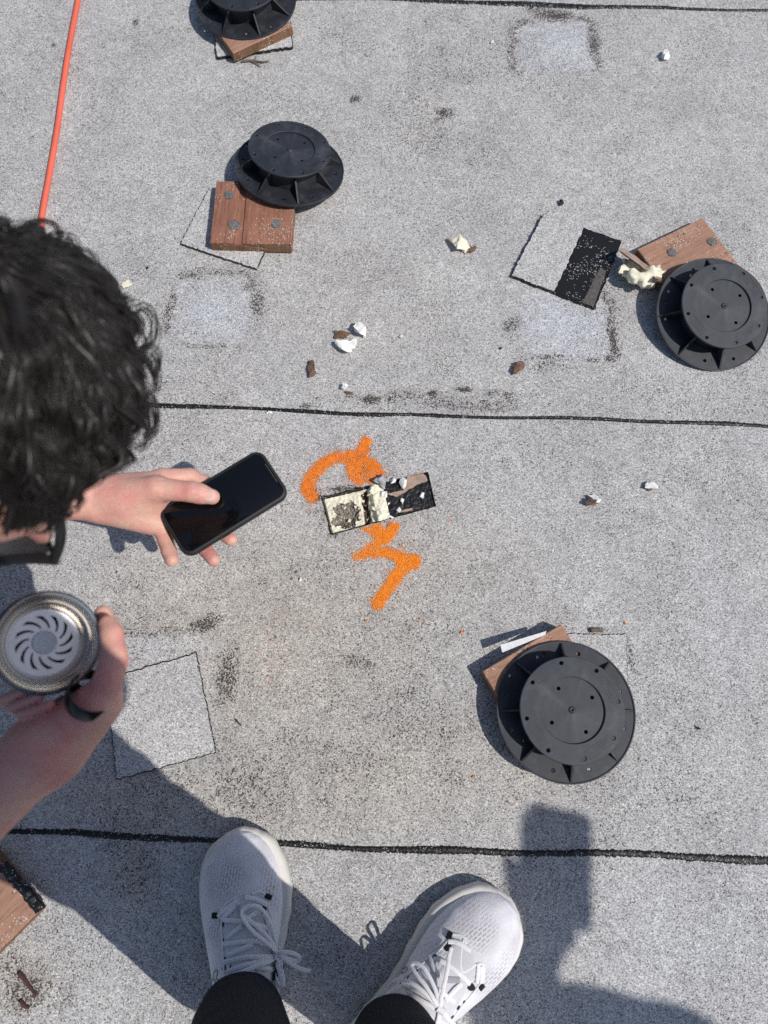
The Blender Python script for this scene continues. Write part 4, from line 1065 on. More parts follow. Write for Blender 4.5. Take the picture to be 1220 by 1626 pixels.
P = np.array([[tuple(r[0] - HC) for r in row] for row in SV]); N1 = np.array([[tuple(r[1]) for r in row] for row in SV]); N2 = np.array([[tuple(r[2]) for r in row] for row in SV]); RR = np.array([[r[3] for r in row] for row in SV])
T = np.gradient(P, axis=1); T /= np.maximum(np.linalg.norm(T, axis=2, keepdims=True), 1e-9)
A = np.cross(T, N1); A /= np.maximum(np.linalg.norm(A, axis=2, keepdims=True), 1e-6); B = np.cross(A, T)
ring = np.stack([P + RR[..., None] * (A * math.cos(x) + B * math.sin(x)) for x in (0, 2.094, 4.189)], 2)
V = ring.reshape(-1, 3)
s_, k_, q_ = np.meshgrid(np.arange(ns), np.arange(NP - 1), np.arange(3), indexing='ij')
i0 = (s_ * NP + k_) * 3
Q = np.stack([i0 + q_, i0 + (q_ + 1) % 3, i0 + 3 + (q_ + 1) % 3, i0 + 3 + q_], -1).reshape(-1, 4)
hs = mesh_np('hair', V, Q, M['hair'], man); hs['kind'] = 'stuff'

# eyeglasses, worn
M['frame'] = simple('black_frame', (.012, .012, .013), .35, .5)
lens = NT('smoked_lens', .25, .3); lens.color((.022, .021, .028)); lens.p.inputs['Alpha'].default_value = .95; M['lens'] = lens.m
gl = MB().tube([p - HC for p in spline([at(66, 775, 0.6300), at(84, 803, 0.6220), at(95, 832, 0.6120), at(96, 858, 0.6000), at(90, 880, 0.5860), at(84, 889, 0.5800)], 5)], .0032, 8, flat=(.0050, .0030)).build('temple_arm', M['frame'], man)
MB().tube([p - HC for p in spline([at(92, 888, 0.5790), at(50, 886, 0.5780), at(0, 890, 0.5770), at(-60, 894, 0.5750), at(-120, 890, 0.5700)], 5)], .003, 8, flat=(.0050, .0038)).build('frame_front', M['frame'], man)
MB().tube([p - HC for p in spline([at(88, 884, 0.5780), at(78, 862, 0.5600), at(60, 838, 0.5420), at(20, 826, 0.5330), at(-30, 830, 0.5330)], 5)], .002, 8).build('lens_rim', M['frame'], man)
Vl = []
for k in range(9):
    a = Vector(at(88 - 100 * k / 8, 887, 0.5780)); b = at(80 - 100 * k / 8, 864 - 40 * min(1, k / 3), 0.56 - .026 * min(1, k / 3))
    for q in range(5):
        Vl.append(a.lerp(b, q / 4) + Vector((0, -.002 * math.sin(q / 4 * 3.14), 0)) - HC)
mobj('lens', Vl, [[k * 5 + q, k * 5 + q + 1, k * 5 + q + 6, k * 5 + q + 5] for k in range(8) for q in range(4)], M['lens'], man, True)
MB().lathe([(0, .0012), (.0014, .0008), (.0016, 0)], 12).build('hinge_screw', simple('steel_screw', (.6, .6, .58), .3, .5, metal=1.0), man).location = at(77, 879, 0.5845) - HC

# ------------------------------------------------------------------ phone held in the hand
pa, pb = at(278, 847, .2405), at(433, 752, .2405); pd = (pb - pa).normalized(); pc = (pa + pb) / 2
phone = empty('phone', pc, (R(0), 0, math.atan2(pd.y, pd.x))); tag(phone, 'black cased phone held in the open hand beside the test cut', 'phone')
def rrect(w, h, r, n=8):
    o = []
    for cx, cy, a0 in ((w / 2 - r, h / 2 - r, 0), (-w / 2 + r, h / 2 - r, 90), (-w / 2 + r, -h / 2 + r, 180), (w / 2 - r, -h / 2 + r, 270)):
        o += [(cx + r * math.cos(R(a0 + 90 * k / n)), cy + r * math.sin(R(a0 + 90 * k / n))) for k in range(n + 1)]
    return o
def slab(w, h, r, prof, name, mat, root, smooth=True):
    """prof: (inset, z) rows bottom to top, capped"""
    V, F = [], []; m = len(rrect(w, h, r))
    for ins, z in prof: V += [(x, y, z) for x, y in rrect(w - 2 * ins, h - 2 * ins, max(r - ins, .001))]
    for k in range(len(prof) - 1): F += [[k * m + i, k * m + (i + 1) % m, (k + 1) * m + (i + 1) % m, (k + 1) * m + i] for i in range(m)]
    F += [list(range(m))[::-1], [(len(prof) - 1) * m + i for i in range(m)]]
    b = MB(); b.add(V, F); return b.build(name, mat, root, smooth, 40)
L_, W_ = .1560, .0785
M['case'] = simple('black_rubber_case', (.016, .016, .017), .55, .45, .2, 30)
slab(L_, W_, .0150, [(.004, -.0068), (.0012, -.0056), (0, -.0025), (0, .0030), (.0010, .0052), (.0024, .0062), (.0040, .0062), (.0046, .0046)], 'case', M['case'], phone)
sg_ = NT('screen_glass', .06, .5); sg_.color((.004, .004, .005)); M['screen'] = sg_.m
slab(L_ - .0094, W_ - .0094, .0105, [(0, .0040), (0, .0047), (.0006, .0050)], 'screen', M['screen'], phone)
MB().box((L_ / 2 - .0058, 0, .0051), (.0007, .030, .0003)).build('earpiece', simple('dark_mesh', (.10, .10, .10), .5), phone, False)
MB().box((-.02, -W_ / 2 - .0003, 0), (.012, .0012, .0035), 0, .0004).build('side_button', M['case'], phone)

# ------------------------------------------------------------------ tumbler
mug = empty('tumbler', at(77, 1020, .512)); ax = Vector((.53, -.10, .84)).normalized()
mug.rotation_mode = 'QUATERNION'; mug.rotation_quaternion = ax.to_track_quat('Z', 'Y'); tag(mug, 'steel tumbler with slotted strainer and dark blue body held at left', 'tumbler')
M['steel'] = simple('brushed_steel', (.58, .545, .50), .34, .5, .08, 14, metal=1.0)
M['steel2'] = simple('satin_strainer_steel', (.56, .57, .60), .42, .5, .10, 45, metal=1.0)
M['blue'] = simple('dark_blue_coat', (.028, .058, .095), .42, .5, .15, 200)
MB().lathe([(.0, -.150), (.030, -.150), (.034, -.146), (.0405, -.085), (.0432, -.030), (.0448, -.010), (.0452, -.005), (.0446, -.0022), (.0432, -.0012)], 72).build('body', M['blue'], mug)
MB().lathe([(.0434, -.0016), (.0428, .0000), (.0412, .0004), (.0400, -.0004), (.0378, -.0055), (.0366, -.0066), (.0352, -.0062), (.0344, -.0066), (.0340, -.0085), (.0334, -.0205), (.0322, -.0225), (.0312, -.0218), (.0300, -.0222), (.0292, -.0240), (.0290, -.036)], 96).build('rim', M['steel'], mug)
sl = []
for k in range(12):
    a0 = R(30 * k); o = []
    C = [(.0128 + .0112 * s, a0 + .52 * (s ** 1.3)) for s in [i / 7 for i in range(8)]]
    for side in (1, -1):
        rows = C if side == 1 else C[::-1]
        for r, a in rows:
            s = (r - .0128) / .0112; w = .0007 + .0019 * s ** 1.3
            o.append((r * math.cos(a) - side * w * math.sin(a), r * math.sin(a) + side * w * math.cos(a)))
    r, a = C[-1]; sl.append(o)
me = curve_plate([circle(.0296, 72)] + sl, .0004); me.materials.append(M['steel2']); o = link(bpy.data.objects.new('strainer', me), mug); o.location.z = -.0234
MB().lathe([(.0292, -.044), (0, -.044)], 40).build('dark_inside', simple('inner_shade_black', (.006, .005, .004), .3), mug)  # black disc paints the cup's inner shade behind the slots
MB().lathe([(.0104, -.0230), (.0104, -.0218), (.0098, -.0212), (0, -.0212)], 48).build('centre_cap', simple('translucent_silicone', (.74, .77, .77), .45, .4, .04, 60), mug)
mi = (Matrix.Translation(mug.location) @ mug.rotation_quaternion.to_matrix().to_4x4()).inverted()
M['loop'] = simple('black_rubber_loop', (.010, .010, .011), .28, .5)
fd_ = (at(171, 1084, .500) - at(150, 1124, .494)).normalized(); lc = at(146, 1104, .493); cam_d = (Vector((0, 0, H)) - lc).normalized()
fa = (fd_ + cam_d * .42).normalized(); e1 = fa.cross(cam_d).normalized(); e2 = fa.cross(e1).normalized(); lb = MB(); NV = 56
for k in range(NV):
    a = 2 * math.pi * k / NV; rd = e1 * math.cos(a) * .0205 + e2 * math.sin(a) * .0275; rn = rd.normalized()
    lb.v += [mi @ (lc + rd + rn * (.0011 * math.cos(q)) + fa * (.0058 * math.copysign(abs(math.sin(q)) ** .6, math.sin(q)))) for q in [2 * math.pi * i / 10 for i in range(10)]]
lb.f += [[k * 10 + i, k * 10 + (i + 1) % 10, ((k + 1) % NV) * 10 + (i + 1) % 10, ((k + 1) % NV) * 10 + i] for k in range(NV) for i in range(10)]
lb.build('carry_loop', M['loop'], mug)
MB().tube([mi @ p for p in spline([at(96, 1076, .478), at(106, 1085, .484), at(116, 1092, .490), at(124, 1097, .492)], 5)], .004, 12, flat=(.0056, .0026)).build('loop_anchor', M['loop'], mug)

# ------------------------------------------------------------------ the photographer: sneakers, trousers, body
from mathutils.bvhtree import BVHTree
def shoe_mat():
    g = NT('white_mesh_upper', .8, .25); co = g.obj()
    rot = g.n('Mapping', Vector=co, Rotation=(0, 0, R(100)), Scale=(100, 100, 1)).outputs[0]
    br = g.n('TexBrick', Vector=rot, _offset=.5, Scale=1.0); br.inputs['Mortar Size'].default_value = .105; br.inputs['Mortar Smooth'].default_value = .12
    br.inputs['Brick Width'].default_value = .85; br.inputs['Row Height'].default_value = .42
    hole = g.math('SUBTRACT', 1.0, br.outputs['Fac'])
    xyz = g.n('SeparateXYZ', Vector=co)
    reg = g.n('MapRange', Value=xyz.outputs[1]); reg.inputs[1].default_value = .165; reg.inputs[2].default_value = .20; reg.clamp = True
    reg2 = g.n('MapRange', Value=xyz.outputs[1]); reg2.inputs[1].default_value = .285; reg2.inputs[2].default_value = .262; reg2.clamp = True
    n = g.noise(co, 24.0, 3.0)
    zz = g.n('MapRange', Value=xyz.outputs[2]); zz.inputs[1].default_value = .040; zz.inputs[2].default_value = .052; zz.clamp = True
    fac = g.math('MULTIPLY', g.math('MULTIPLY', g.math('MULTIPLY', reg.outputs[0], reg2.outputs[0]), zz.outputs[0]), g.math('MULTIPLY', hole, g.ramp(g.noise(co, 30.0, 2.0), [(0.38, (0, 0, 0)), (0.66, (.55, .55, .55))])))
    fine = g.n('TexWave', Vector=co, Scale=700.0, Distortion=.4).outputs[0]
    base = g.mix(1.0, g.ramp(n, [(0.3, (.73, .71, .755)), (0.7, (.82, .805, .835))]), g.ramp(fine, [(0, (.92, .92, .92)), (1, (1.04, 1.04, 1.04))]), 'MULTIPLY')
    dirt = g.noise(co, 12.0, 4.0)
    base = g.mix(1.0, base, g.ramp(dirt, [(0.3, (.86, .85, .84)), (0.55, (1, 1, 1))]), 'MULTIPLY')
    g.color(g.mix(fac, base, (.20, .19, .22)))
    g.bump(g.math('ADD', g.math('MULTIPLY', fac, -2.0), g.math('MULTIPLY', fine, .25)), .5, .0012); return g.m
M['upper'] = shoe_mat()
M['sole'] = simple('offwhite_sole_foam', (.66, .63, .58), .7, .3, .08, 30, .1, 150)
M['lace'] = simple('white_lace', (.76, .75, .77), .85, .2, .08, 300, .4, 700)
M['tongue'] = cloth('grey_white_tongue', (.56, .55, .58), 500.0)
M['eyelet'] = simple('black_eyelet', (.012, .012, .014), .7, .2)
M['greyprint'] = simple('grey_print', (.33, .325, .36), .7, .2, .05, 50)
T_ = [0, .03, .08, .15, .25, .35, .45, .55, .65, .72, .79, .86, .92, .96, .985, 1.0]
WL = [.004, .019, .029, .035, .038, .040, .044, .050, .0555, .058, .0575, .053, .043, .030, .018, .004]
WM = [.004, .019, .028, .034, .036, .037, .041, .049, .0555, .0575, .0560, .0510, .0425, .0325, .021, .004]
HT = [.060, .074, .084, .090, .097, .101, .100, .093, .083, .076, .069, .063, .056, .051, .046, .036]
SL_ = .305
def lerp_t(A, t): return float(np.interp(t, T_, A))
def make_shoe(toe, heel, mirror, root):
    """toe, heel: where the photograph puts the sole's ends; mirror: +1 left foot, -1 right foot"""
    th, hl = at(*toe, 0), at(*heel, 0); d = (th - hl).normalized(); d.z = 0; org = th - d * SL_
    fr = Matrix.Translation(org) @ Matrix.Rotation(math.atan2(d.y, d.x) - math.pi / 2, 4, 'Z'); inv = fr.inverted()
    ts = np.unique(np.concatenate([np.linspace(0, 1, 60), 1 - np.linspace(0, .12, 16) ** 1.5, np.linspace(0, .1, 8)])); NA = 40; zs = .022
    V, F = [], []
    for t in ts:
        wl, wm, h = lerp_t(WL, t), lerp_t(WM, t), lerp_t(HT, t) - zs; rise = .006 * max(0, (t - .82) / .18) ** 2
        for k in range(NA + 1):
            a = math.pi * k / NA; c, s = math.cos(a), math.sin(a); n = 2.15
            x = math.copysign(abs(c) ** (2 / n), c); z = s ** (2 / n)
            w = wm if x > 0 else wl
            bump = .0012 * mnoise.noise(Vector((x * 2.5, t * 14, mirror))) + (.0016 * math.sin((t - .74) * 60) * math.exp(-((t - .74) / .06) ** 2) * s)
            V.append((mirror * (x * w), t * SL_, zs + rise * (1 - z * .6) + h * z * (1 + 0) + bump))
    m = NA + 1
    for i in range(len(ts) - 1):
        for k in range(NA): F.append([i * m + k, i * m + k + 1, (i + 1) * m + k + 1, (i + 1) * m + k])
    sh = empty('shoe', (0, 0, 0)); sh.parent = root; sh.matrix_world = fr; sh.matrix_parent_inverse = Matrix.Identity(4)
    sh.location = org - root.location; sh.rotation_euler = (0, 0, math.atan2(d.y, d.x) - math.pi / 2)
    ub = MB(); ub.add(V, F); upper = ub.build('upper', M['upper'], sh, True, 60)
    bm = bmesh.new(); bm.from_mesh(upper.data); bvh = BVHTree.FromBMesh(bm); bm.free()
    # sole
    out = [(-lerp_t(WL, t), t) for t in ts] + [(lerp_t(WM, t), t) for t in ts[::-1]]
    cx, cy = 0, .5; V, F = [], []; n = len(out)
    prof = [(-.002, .002), (.0035, .006), (.0055, .014), (.0055, .024), (.0030, .031), (-.0005, .0335), (-.006, .033)]
    nrm = []
    for i in range(n):
        a, b = out[i - 1], out[(i + 1) % n]; tx, ty = b[0] - a[0], (b[1] - a[1]) * SL_; l = math.hypot(tx, ty) or 1; nrm.append((-ty / l, tx / l))
    for off, z in prof:
        for i, (x, t) in enumerate(out):
            rise = .006 * max(0, (t - .82) / .18) ** 2
            med = 1 if i >= n // 2 else 0; tf = max(0, 1 - abs(t - .72) / .35); pod = .0007 * math.sin(t * 62) * (1 if .006 < z < .02 else .0) + (.0045 * tf if med else -.0030 * tf) - (.0028 if t > .93 else 0) * min(1, (t - .93) / .04)
            V.append((mirror * (x + nrm[i][0] * (off + pod)), t * SL_ + nrm[i][1] * (off + pod), z + rise))
    for k in range(len(prof) - 1): F += [[k * n + i, k * n + (i + 1) % n, (k + 1) * n + (i + 1) % n, (k + 1) * n + i] for i in range(n)]
    F.append(list(range(n)))
    sb = MB(); sb.add(V, F); sole = sb.build('sole', M['sole'], sh, True, 50)
    # wrapped recesses in the sidewall show as grey ovals
    o3 = inv @ Vector((0, 0, H)); R3 = inv.to_3x3()
    def hit(u, v, lift=0.0):
        """the upper's surface where the photograph shows pixel (u, v)"""
        dr = (R3 @ (at(u, v, 0) - Vector((0, 0, H)))).normalized()
        loc, nn, _, _ = bvh.ray_cast(o3, dr)
        if loc is None:
            loc = inv @ at(u, v, .055); nn = Vector((0, 0, 1))
        if nn.z < 0: nn = -nn
        return loc + nn * lift, nn
    def world_pt(u, v, z): return inv @ at(u, v, z)
    def tape(pts, hw=.0028, th=.00075, lift=.0016, name='lace', mat='lace', free=False, arch=0.0):
        P = []
        sp = spline([Vector((u, v, z)) for u, v, z in pts], 5) if len(pts) > 2 else [Vector(pts[0]).lerp(Vector(pts[1]), k / 8) for k in range(9)]
        nn = Vector((0, 0, 1)); m = len(sp)
        for i, q in enumerate(sp):
            p, n1 = hit(q.x, q.y, lift + q.z + arch * math.sin(math.pi * i / (m - 1))) if not free else (world_pt(q.x, q.y, q.z), Vector((0, 0, 1)))
            P.append(p); nn = nn + n1
        return MB().tube(P, .001, 10, flat=(hw, th), up=nn.normalized()).build(name, M[mat], sh)
    def spot(u, v, w, h, rot, name='eyelet', mat='eyelet', lift=.0004):
        c, nn = hit(u, v); sx = 1 / 1130.0; ux = R3 @ Vector((math.cos(R(rot)), -math.sin(R(rot)), 0)); ux = (ux - nn * ux.dot(nn)).normalized(); uy = nn.cross(ux)
        b = MB(); V = [c + nn * (lift + .0006)]; N = 16
        for k in range(N):
            a = 2 * math.pi * k / N; V.append(c + ux * (w * sx / 2 * math.cos(a)) + uy * (h * sx / 2 * math.sin(a)) + nn * lift)
        for k in range(N):
            a = 2 * math.pi * k / N; V.append(c + ux * (w * sx / 2 * 1.05 * math.cos(a)) + uy * (h * sx / 2 * 1.05 * math.sin(a)) - nn * .001)
        F = [[0, 1 + k, 1 + (k + 1) % N] for k in range(N)] + [[1 + k, 1 + N + k, 1 + N + (k + 1) % N, 1 + (k + 1) % N] for k in range(N)]
        b.add(V, F); return b.build(name, M[mat], sh, False)
    def tab(u, v, w, h, rot):
        c, nn = hit(u, v, .0012); ux = R3 @ Vector((math.cos(R(rot)), -math.sin(R(rot)), 0)); ux = (ux - nn * ux.dot(nn)).normalized(); uy = nn.cross(ux); b = MB().box((0, 0, 0), (w / 1130, h / 1130, .003), 0, .0006)
        b.v = [c + ux * v.x + uy * v.y + nn * v.z for v in b.v]; b.build('lace_tab', M['eyelet'], sh, False)
    def panel(Lp, Rp, name, mat, lift, nu=10):
        """a sheet stretched over the upper between two pixel edges"""
        A = spline([Vector((u, v, 0)) for u, v in Lp], 6); B = spline([Vector((u, v, 0)) for u, v in Rp], 6); m = min(len(A), len(B)); V = []; F = []
        A = [A[int(i * (len(A) - 1) / (m - 1))] for i in range(m)]; B = [B[int(i * (len(B) - 1) / (m - 1))] for i in range(m)]
        for i in range(m):
            for k in range(nu + 1):
                q = A[i].lerp(B[i], k / nu); e = min(k, nu - k) == 0 or i in (0, m - 1); V.append(hit(q.x, q.y, -.001 if e else lift)[0])
        F = [[i * (nu + 1) + k, i * (nu + 1) + k + 1, (i + 1) * (nu + 1) + k + 1, (i + 1) * (nu + 1) + k] for i in range(m - 1) for k in range(nu)]
        b = MB(); b.add(V, F); return b.build(name, M[mat], sh, True, 60)
    def words(txt, u, v, size, rot, mat='greyprint'):
        me = text_mesh(txt, size, .0002); c, nn = hit(u, v, .0026); ux = R3 @ Vector((math.cos(R(rot)), math.sin(R(rot)), 0)); ux = (ux - nn * ux.dot(nn)).normalized(); uy = nn.cross(ux)
        for q in me.vertices: q.co = c + ux * q.co.x + uy * q.co.y + nn * q.co.z
        me.materials.append(M[mat]); link(bpy.data.objects.new('printed_word', me), sh)
    return sh, tape, spot, tab, panel, hit, words
PL = Vector((-.06, -.36, 0))
PJ = dict(hipL=(-.115, -.30, .90), hipR=(.075, -.31, .90), chest=(-.02, -.30, 1.24), neck=(-.02, -.29, 1.43), shL=(-.20, -.30, 1.36), shR=(.16, -.31, 1.36),
          elL=(-.26, -.25, 1.09), elR=(.235, -.265, 1.05), knL=(-.112, -.305, .48), knR=(.055, -.335, .48), anL=(-.178, -.335, .10), anR=(.012, -.362, .10))
wl_, wr_ = Vector((-.11, -.085, 1.195)), Vector((.04, -.070, 1.18))
photog = person('person', [(torso_prims(PJ) + leg_prims(PJ) + head_prims(Vector((-.02, -.215, 1.56)), Vector((0, .62, -.78)).normalized(), Vector((0, .78, .62)).normalized())
                            + [('c', PJ['neck'], (-.02, -.235, 1.50), .052, .05, .03), ('c', PJ['elL'], wl_, .04, .027, .02), ('c', PJ['elR'], wr_, .04, .027, .02)], .009, .03),
                           (plain_hand(wl_, (.35, .45, .5), (-.9, .1, .4), 1) + plain_hand(wr_, (-.35, .45, .5), (.9, .1, .4), -1), .003, .006)],
                'person in white running shoes and dark trousers standing at the bottom', tuple(PL))
garment('trousers', [('c', PJ['hipL'], PJ['hipR'], .10, .10, .05)] + leg_prims(PJ, .012, .99), .007, .03, M['navy'], photog, .0075)
garment('shirt', torso_prims(PJ, .015) + [('c', PJ['shL'], PJ['elL'], .062, .058, .03), ('c', PJ['shR'], PJ['elR'], .062, .058, .03), ('c', PJ['elL'], wl_, .058, .046, .03), ('c', PJ['elR'], wr_, .060, .046, .03)], .009, .03, M['charcoal'], photog)  # unseen long sleeves, added thick so they shade the tumbler
bm = bmesh.new(); bmesh.ops.create_icosphere(bm, subdivisions=4, radius=1.0)
for v in bm.verts: v.co = Vector((v.co.x * .088, v.co.y * .105, v.co.z * .105)) * (1 + .06 * mnoise.noise(v.co * 6)) + Vector((-.02, -.245, 1.585)) - PL
me = bpy.data.meshes.new('hair'); bm.to_mesh(me); bm.free(); me.materials.append(M['hair']); link(bpy.data.objects.new('hair', me), photog)

# left sneaker
sh, tape, spot, tab, panel, hit, words = make_shoe((387, 1313), (402, 1668), 1, photog)
panel([(384, 1440), (368, 1454), (357, 1472), (358, 1500), (362, 1530), (368, 1560), (376, 1590)], [(398, 1434), (415, 1442), (424, 1460), (432, 1488), (438, 1515), (443, 1540), (447, 1570)], 'tongue', 'tongue', .0012)
for a in ([(352, 1460, 0), (352, 1480, 0), (354, 1510, 0), (356, 1545, 0), (359, 1590, 0)], [(426, 1440, 0), (432, 1460, 0), (440, 1490, 0), (446, 1520, 0), (452, 1560, 0)], [(347, 1452, 0), (356, 1440, 0), (364, 1431, 0), (377, 1424, 0)], [(400, 1420, 0), (412, 1415, 0), (424, 1422, 0)]):
    tape(a, .0016, .0008, .0006, 'eyestay_seam')
for a in ([(347, 1456, 0), (360, 1444, 0), (378, 1429, 0)], [(352, 1461, 0), (380, 1433, 0)], [(389, 1424, 0), (406, 1428, 0), (425, 1438, 0)], [(356, 1461, 0), (384, 1464, .001), (409, 1469, .001), (424, 1474, 0)], [(361, 1490, 0), (384, 1470, .002)], [(393, 1458, .001), (409, 1448, 0)],
          [(354, 1500, 0), (400, 1495, .002), (422, 1501, 0)], [(362, 1517, 0), (387, 1506, .002), (400, 1500, .003)], [(354, 1528, 0), (393, 1520, .003), (434, 1518, .002)], [(362, 1543, 0), (393, 1531, .002), (434, 1519, .002)], [(352, 1555, 0), (387, 1542, .003), (434, 1520, .003)], [(351, 1580, 0), (375, 1558, .002), (400, 1541, .002)], [(405, 1537, .001), (432, 1540, .001), (446, 1562, 0)], [(437, 1516, .002), (444, 1540, .001), (450, 1566, 0)], [(436, 1512, .002), (428, 1485, .001), (421, 1455, 0)]):
    tape(a)
tape([(438, 1514, .003), (420, 1500, .009), (404, 1487, .011), (390, 1466, .010), (385, 1452, .008), (393, 1442, .007), (407, 1442, .007), (418, 1453, .007), (426, 1470, .006), (432, 1492, .004), (438, 1512, .003)], .0025, .0011, .0016, 'lace_loop')
tape([(437, 1513, .004), (418, 1487, .008), (402, 1468, .007), (388, 1456, .006)], .0025, .0011)
tape([(438, 1514, .112), (448, 1512, .114), (463, 1513, .110), (475, 1519, .102), (472, 1526, .100), (461, 1524, .104), (448, 1518, .110)], .0026, .0012, name='lace_loop', free=True)
tape([(438, 1516, .112), (450, 1522, .112), (464, 1531, .102), (480, 1539, .092), (493, 1542, .086)], .0024, .0011, free=True)
MB().tube([hit(432, 1513, .006)[0], hit(443, 1516, .007)[0]], .0048, 10).build('knot', M['lace'], sh)
for e in ((353, 1464, 8, 17, 0), (353, 1493, 6, 7, 0), (354, 1508, 5, 5, 0), (356, 1522, 6, 5, 0), (356, 1537, 7, 8, 0), (366, 1508, 2.5, 8, 0), (366, 1537, 2.5, 9, 0), (356, 1566, 6, 14, -10), (367, 1560, 4, 9, -15), (419, 1444, 8, 13, 25), (430, 1470, 3, 7, 20), (448, 1537, 6, 9, 20)): spot(*e)
tab(342, 1454, 10, 8, 4); tab(426, 1424, 11, 7, 10)
words('cloud', 380, 1444, .0062, -62)
tape([(338, 1556, 0), (341, 1543, 0), (346, 1541, 0), (344, 1553, 0), (347, 1557, 0)], .0014, .0004, .0004, 'printed_emblem', 'greyprint')
tape([(341, 1580, 0), (334, 1572, 0), (335, 1560, 0), (341, 1556, 0), (344, 1566, 0), (341, 1578, 0), (338, 1581, 0)], .0017, .0004, .0004, 'printed_emblem', 'greyprint')
# right sneaker
sh, tape, spot, tab, panel, hit, words = make_shoe((806, 1424), (564, 1684), -1, photog)
panel([(730, 1490), (715, 1500), (705, 1520), (695, 1540), (680, 1560), (665, 1580), (650, 1600)], [(745, 1500), (756, 1520), (756, 1548), (745, 1570), (735, 1590), (722, 1610), (712, 1626)], 'tongue', 'tongue', .0012)
for a in ([(712, 1492, 0), (700, 1506, 0), (680, 1522, 0), (660, 1540, 0), (636, 1556, 0), (610, 1576, 0)], [(764, 1560, 0), (752, 1576, 0), (740, 1590, 0), (728, 1605, 0), (716, 1622, 0)], [(718, 1484, 0), (730, 1485, 0), (738, 1490, 0), (739, 1500, 0)], [(752, 1534, 0), (762, 1530, 0), (768, 1536, 0), (767, 1556, 0)], [(737, 1492, 0), (732, 1521, 0), (735, 1543, 0), (752, 1535, 0)]):
    tape(a, .0016, .0008, .0006, 'eyestay_seam')
for a in ([(712, 1496, 0), (728, 1498, .001), (748, 1510, 0)], [(760, 1530, 0), (757, 1561, 0)], [(764, 1534, 0), (764, 1561, 0)], [(689, 1523, 0), (707, 1530, .002), (728, 1545, .002), (746, 1562, 0)], [(683, 1517, 0), (689, 1535, .002), (699, 1552, .002)], [(707, 1588, .001), (721, 1571, .002), (733, 1562, 0)], [(649, 1577, 0), (674, 1592, .003), (697, 1602, .003)], [(664, 1545, 0), (678, 1562, .002), (700, 1575, .002), (722, 1592, 0)], [(640, 1562, 0), (662, 1574, .002), (700, 1596, .003)], [(698, 1602, .003), (710, 1615, .001), (722, 1628, 0)], [(697, 1603, .003), (694, 1618, .002), (690, 1632, 0)]):
    tape(a)
tape([(697, 1602, .004), (683, 1579, .011), (669, 1553, .015), (666, 1544, .016), (672, 1539, .016), (681, 1545, .014), (690, 1570, .010), (695, 1593, .005)], .0025, .0012, .0016, 'lace_loop')
tape([(697, 1600, .004), (699, 1579, .010), (707, 1544, .014), (716, 1510, .010)], .0025, .0011)
tape([(618, 1578, .004), (638, 1566, .010), (660, 1568, .012), (678, 1581, .009), (695, 1600, .004)], .0026, .0012, .0016, 'lace_loop')
MB().tube([hit(693, 1598, .005)[0], hit(702, 1604, .006)[0]], .0048, 10).build('knot', M['lace'], sh)
for e in ((711, 1503, 11, 13, 30), (689, 1519, 8, 9, 30), (661, 1543, 8, 6, 20), (638, 1559, 8, 6, 20), (748, 1567, 15, 10, 25), (737, 1591, 4, 5, 40), (728, 1600, 5, 7, 40), (718, 1615, 4, 7, 40), (648, 1552, 3, 5, 40), (668, 1534, 3, 3, 0)): spot(*e)
tab(714, 1486, 8, 11, 30); tab(764, 1566, 9, 9, 50)
tape([(708, 1556, 0), (730, 1556, 0)], .0036, .0006, .0016, 'tongue_band', 'greyprint')
tape([(638, 1540, 0), (645, 1536, 0), (647, 1540, 0), (640, 1545, 0), (637, 1541, 0)], .0012, .0004, .0004, 'printed_emblem', 'greyprint')

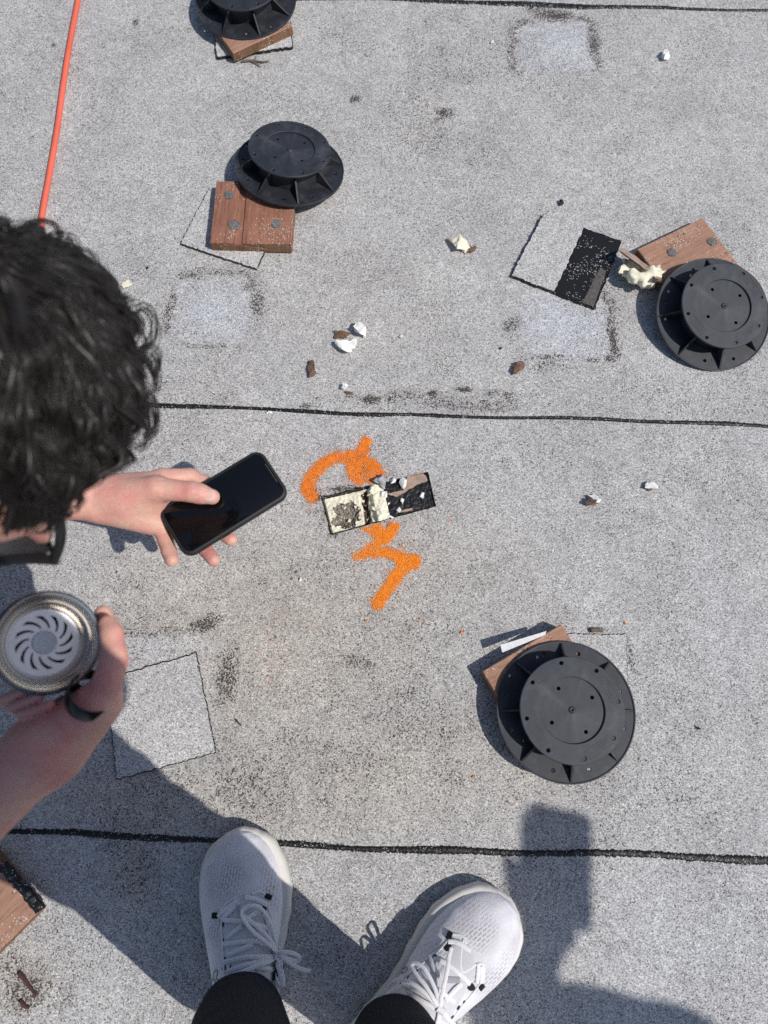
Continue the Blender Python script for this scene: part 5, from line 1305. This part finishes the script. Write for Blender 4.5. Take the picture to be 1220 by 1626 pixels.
# ------------------------------------------------------------------ a bystander to the right, seen by the shadow
def caster(u, v, z):
    """the place at height z whose shadow lands on the roof at photo pixel (u, v)"""
    return at(u, v) - ld * (z / -ld.z)
BL = Vector((1.40, -1.10, 0))
b_sh, b_el, bwl = caster(1085, 1690, 1.36), caster(800, 1606, 1.20), caster(872, 1480, 1.30)
BJ = dict(hipL=(1.33, -1.16, .92), hipR=(1.48, -1.26, .92), chest=(1.42, -1.12, 1.22), neck=(1.44, -1.11, 1.44), shL=tuple(b_sh), shR=(1.54, -1.26, 1.36),
          elL=tuple(b_el), elR=(1.64, -1.18, 1.08), knL=(1.32, -1.12, .49), knR=(1.49, -1.21, .49), anL=(1.32, -1.16, .10), anR=(1.50, -1.24, .10), toeL=(1.20, -1.05, .03), toeR=(1.39, -1.12, .03))
bwr = Vector((1.57, -1.02, .92)); ax_ = Vector((.08, 1, 0)); ax_ = (ax_ - ld * ax_.dot(ld)).normalized()
BH = Vector((1.42, -1.10, 1.62))
bys = person('person', [(torso_prims(BJ) + leg_prims(BJ) + head_prims(BH, Vector((-.62, .70, -.35)).normalized(), Vector((-.22, .27, .94)).normalized())
                         + [('c', BJ['neck'], tuple(BH - Vector((-.02, .02, .06))), .055, .05, .03), ('c', BJ['elL'], bwl, .04, .027, .02), ('c', BJ['elR'], bwr, .04, .027, .02)], .011, .03),
                        (plain_hand(bwl, ax_, -ld, .9) + plain_hand(bwr, (0, .3, -.9), (1, 0, 0), -1), .0035, .006)],
              'person just outside the right border whose shadow falls right of the sneakers', tuple(BL))
garment('trousers', [('c', BJ['hipL'], BJ['hipR'], .10, .10, .05)] + leg_prims(BJ, .014, .95), .011, .03, M['charcoal'], bys)
garment('shirt', torso_prims(BJ, .015), .011, .03, M['shirt'], bys)
for s in 'LR':
    a, t = Vector(BJ['an' + s]), Vector(BJ['toe' + s])
    garment('shoe', [('c', a - Vector((0, .04, .055)), t, .042, .032, .02), ('c', a, a - Vector((0, 0, .05)), .046, .046, .02)], .006, .02, M['darkshoe'], bys, 0)
ph2 = empty('phone', caster(888, 1376, 1.36)); ph2.rotation_mode = 'QUATERNION'; ph2.rotation_quaternion = Matrix((ax_, (-ld).cross(ax_), -ld)).transposed().to_quaternion()
tag(ph2, 'dark phone raised in the hand of the person outside the right border', 'phone')
slab(.152, .078, .012, [(.001, -.005), (0, -.003), (0, .003), (.001, .005)], 'case', M['case'], ph2)
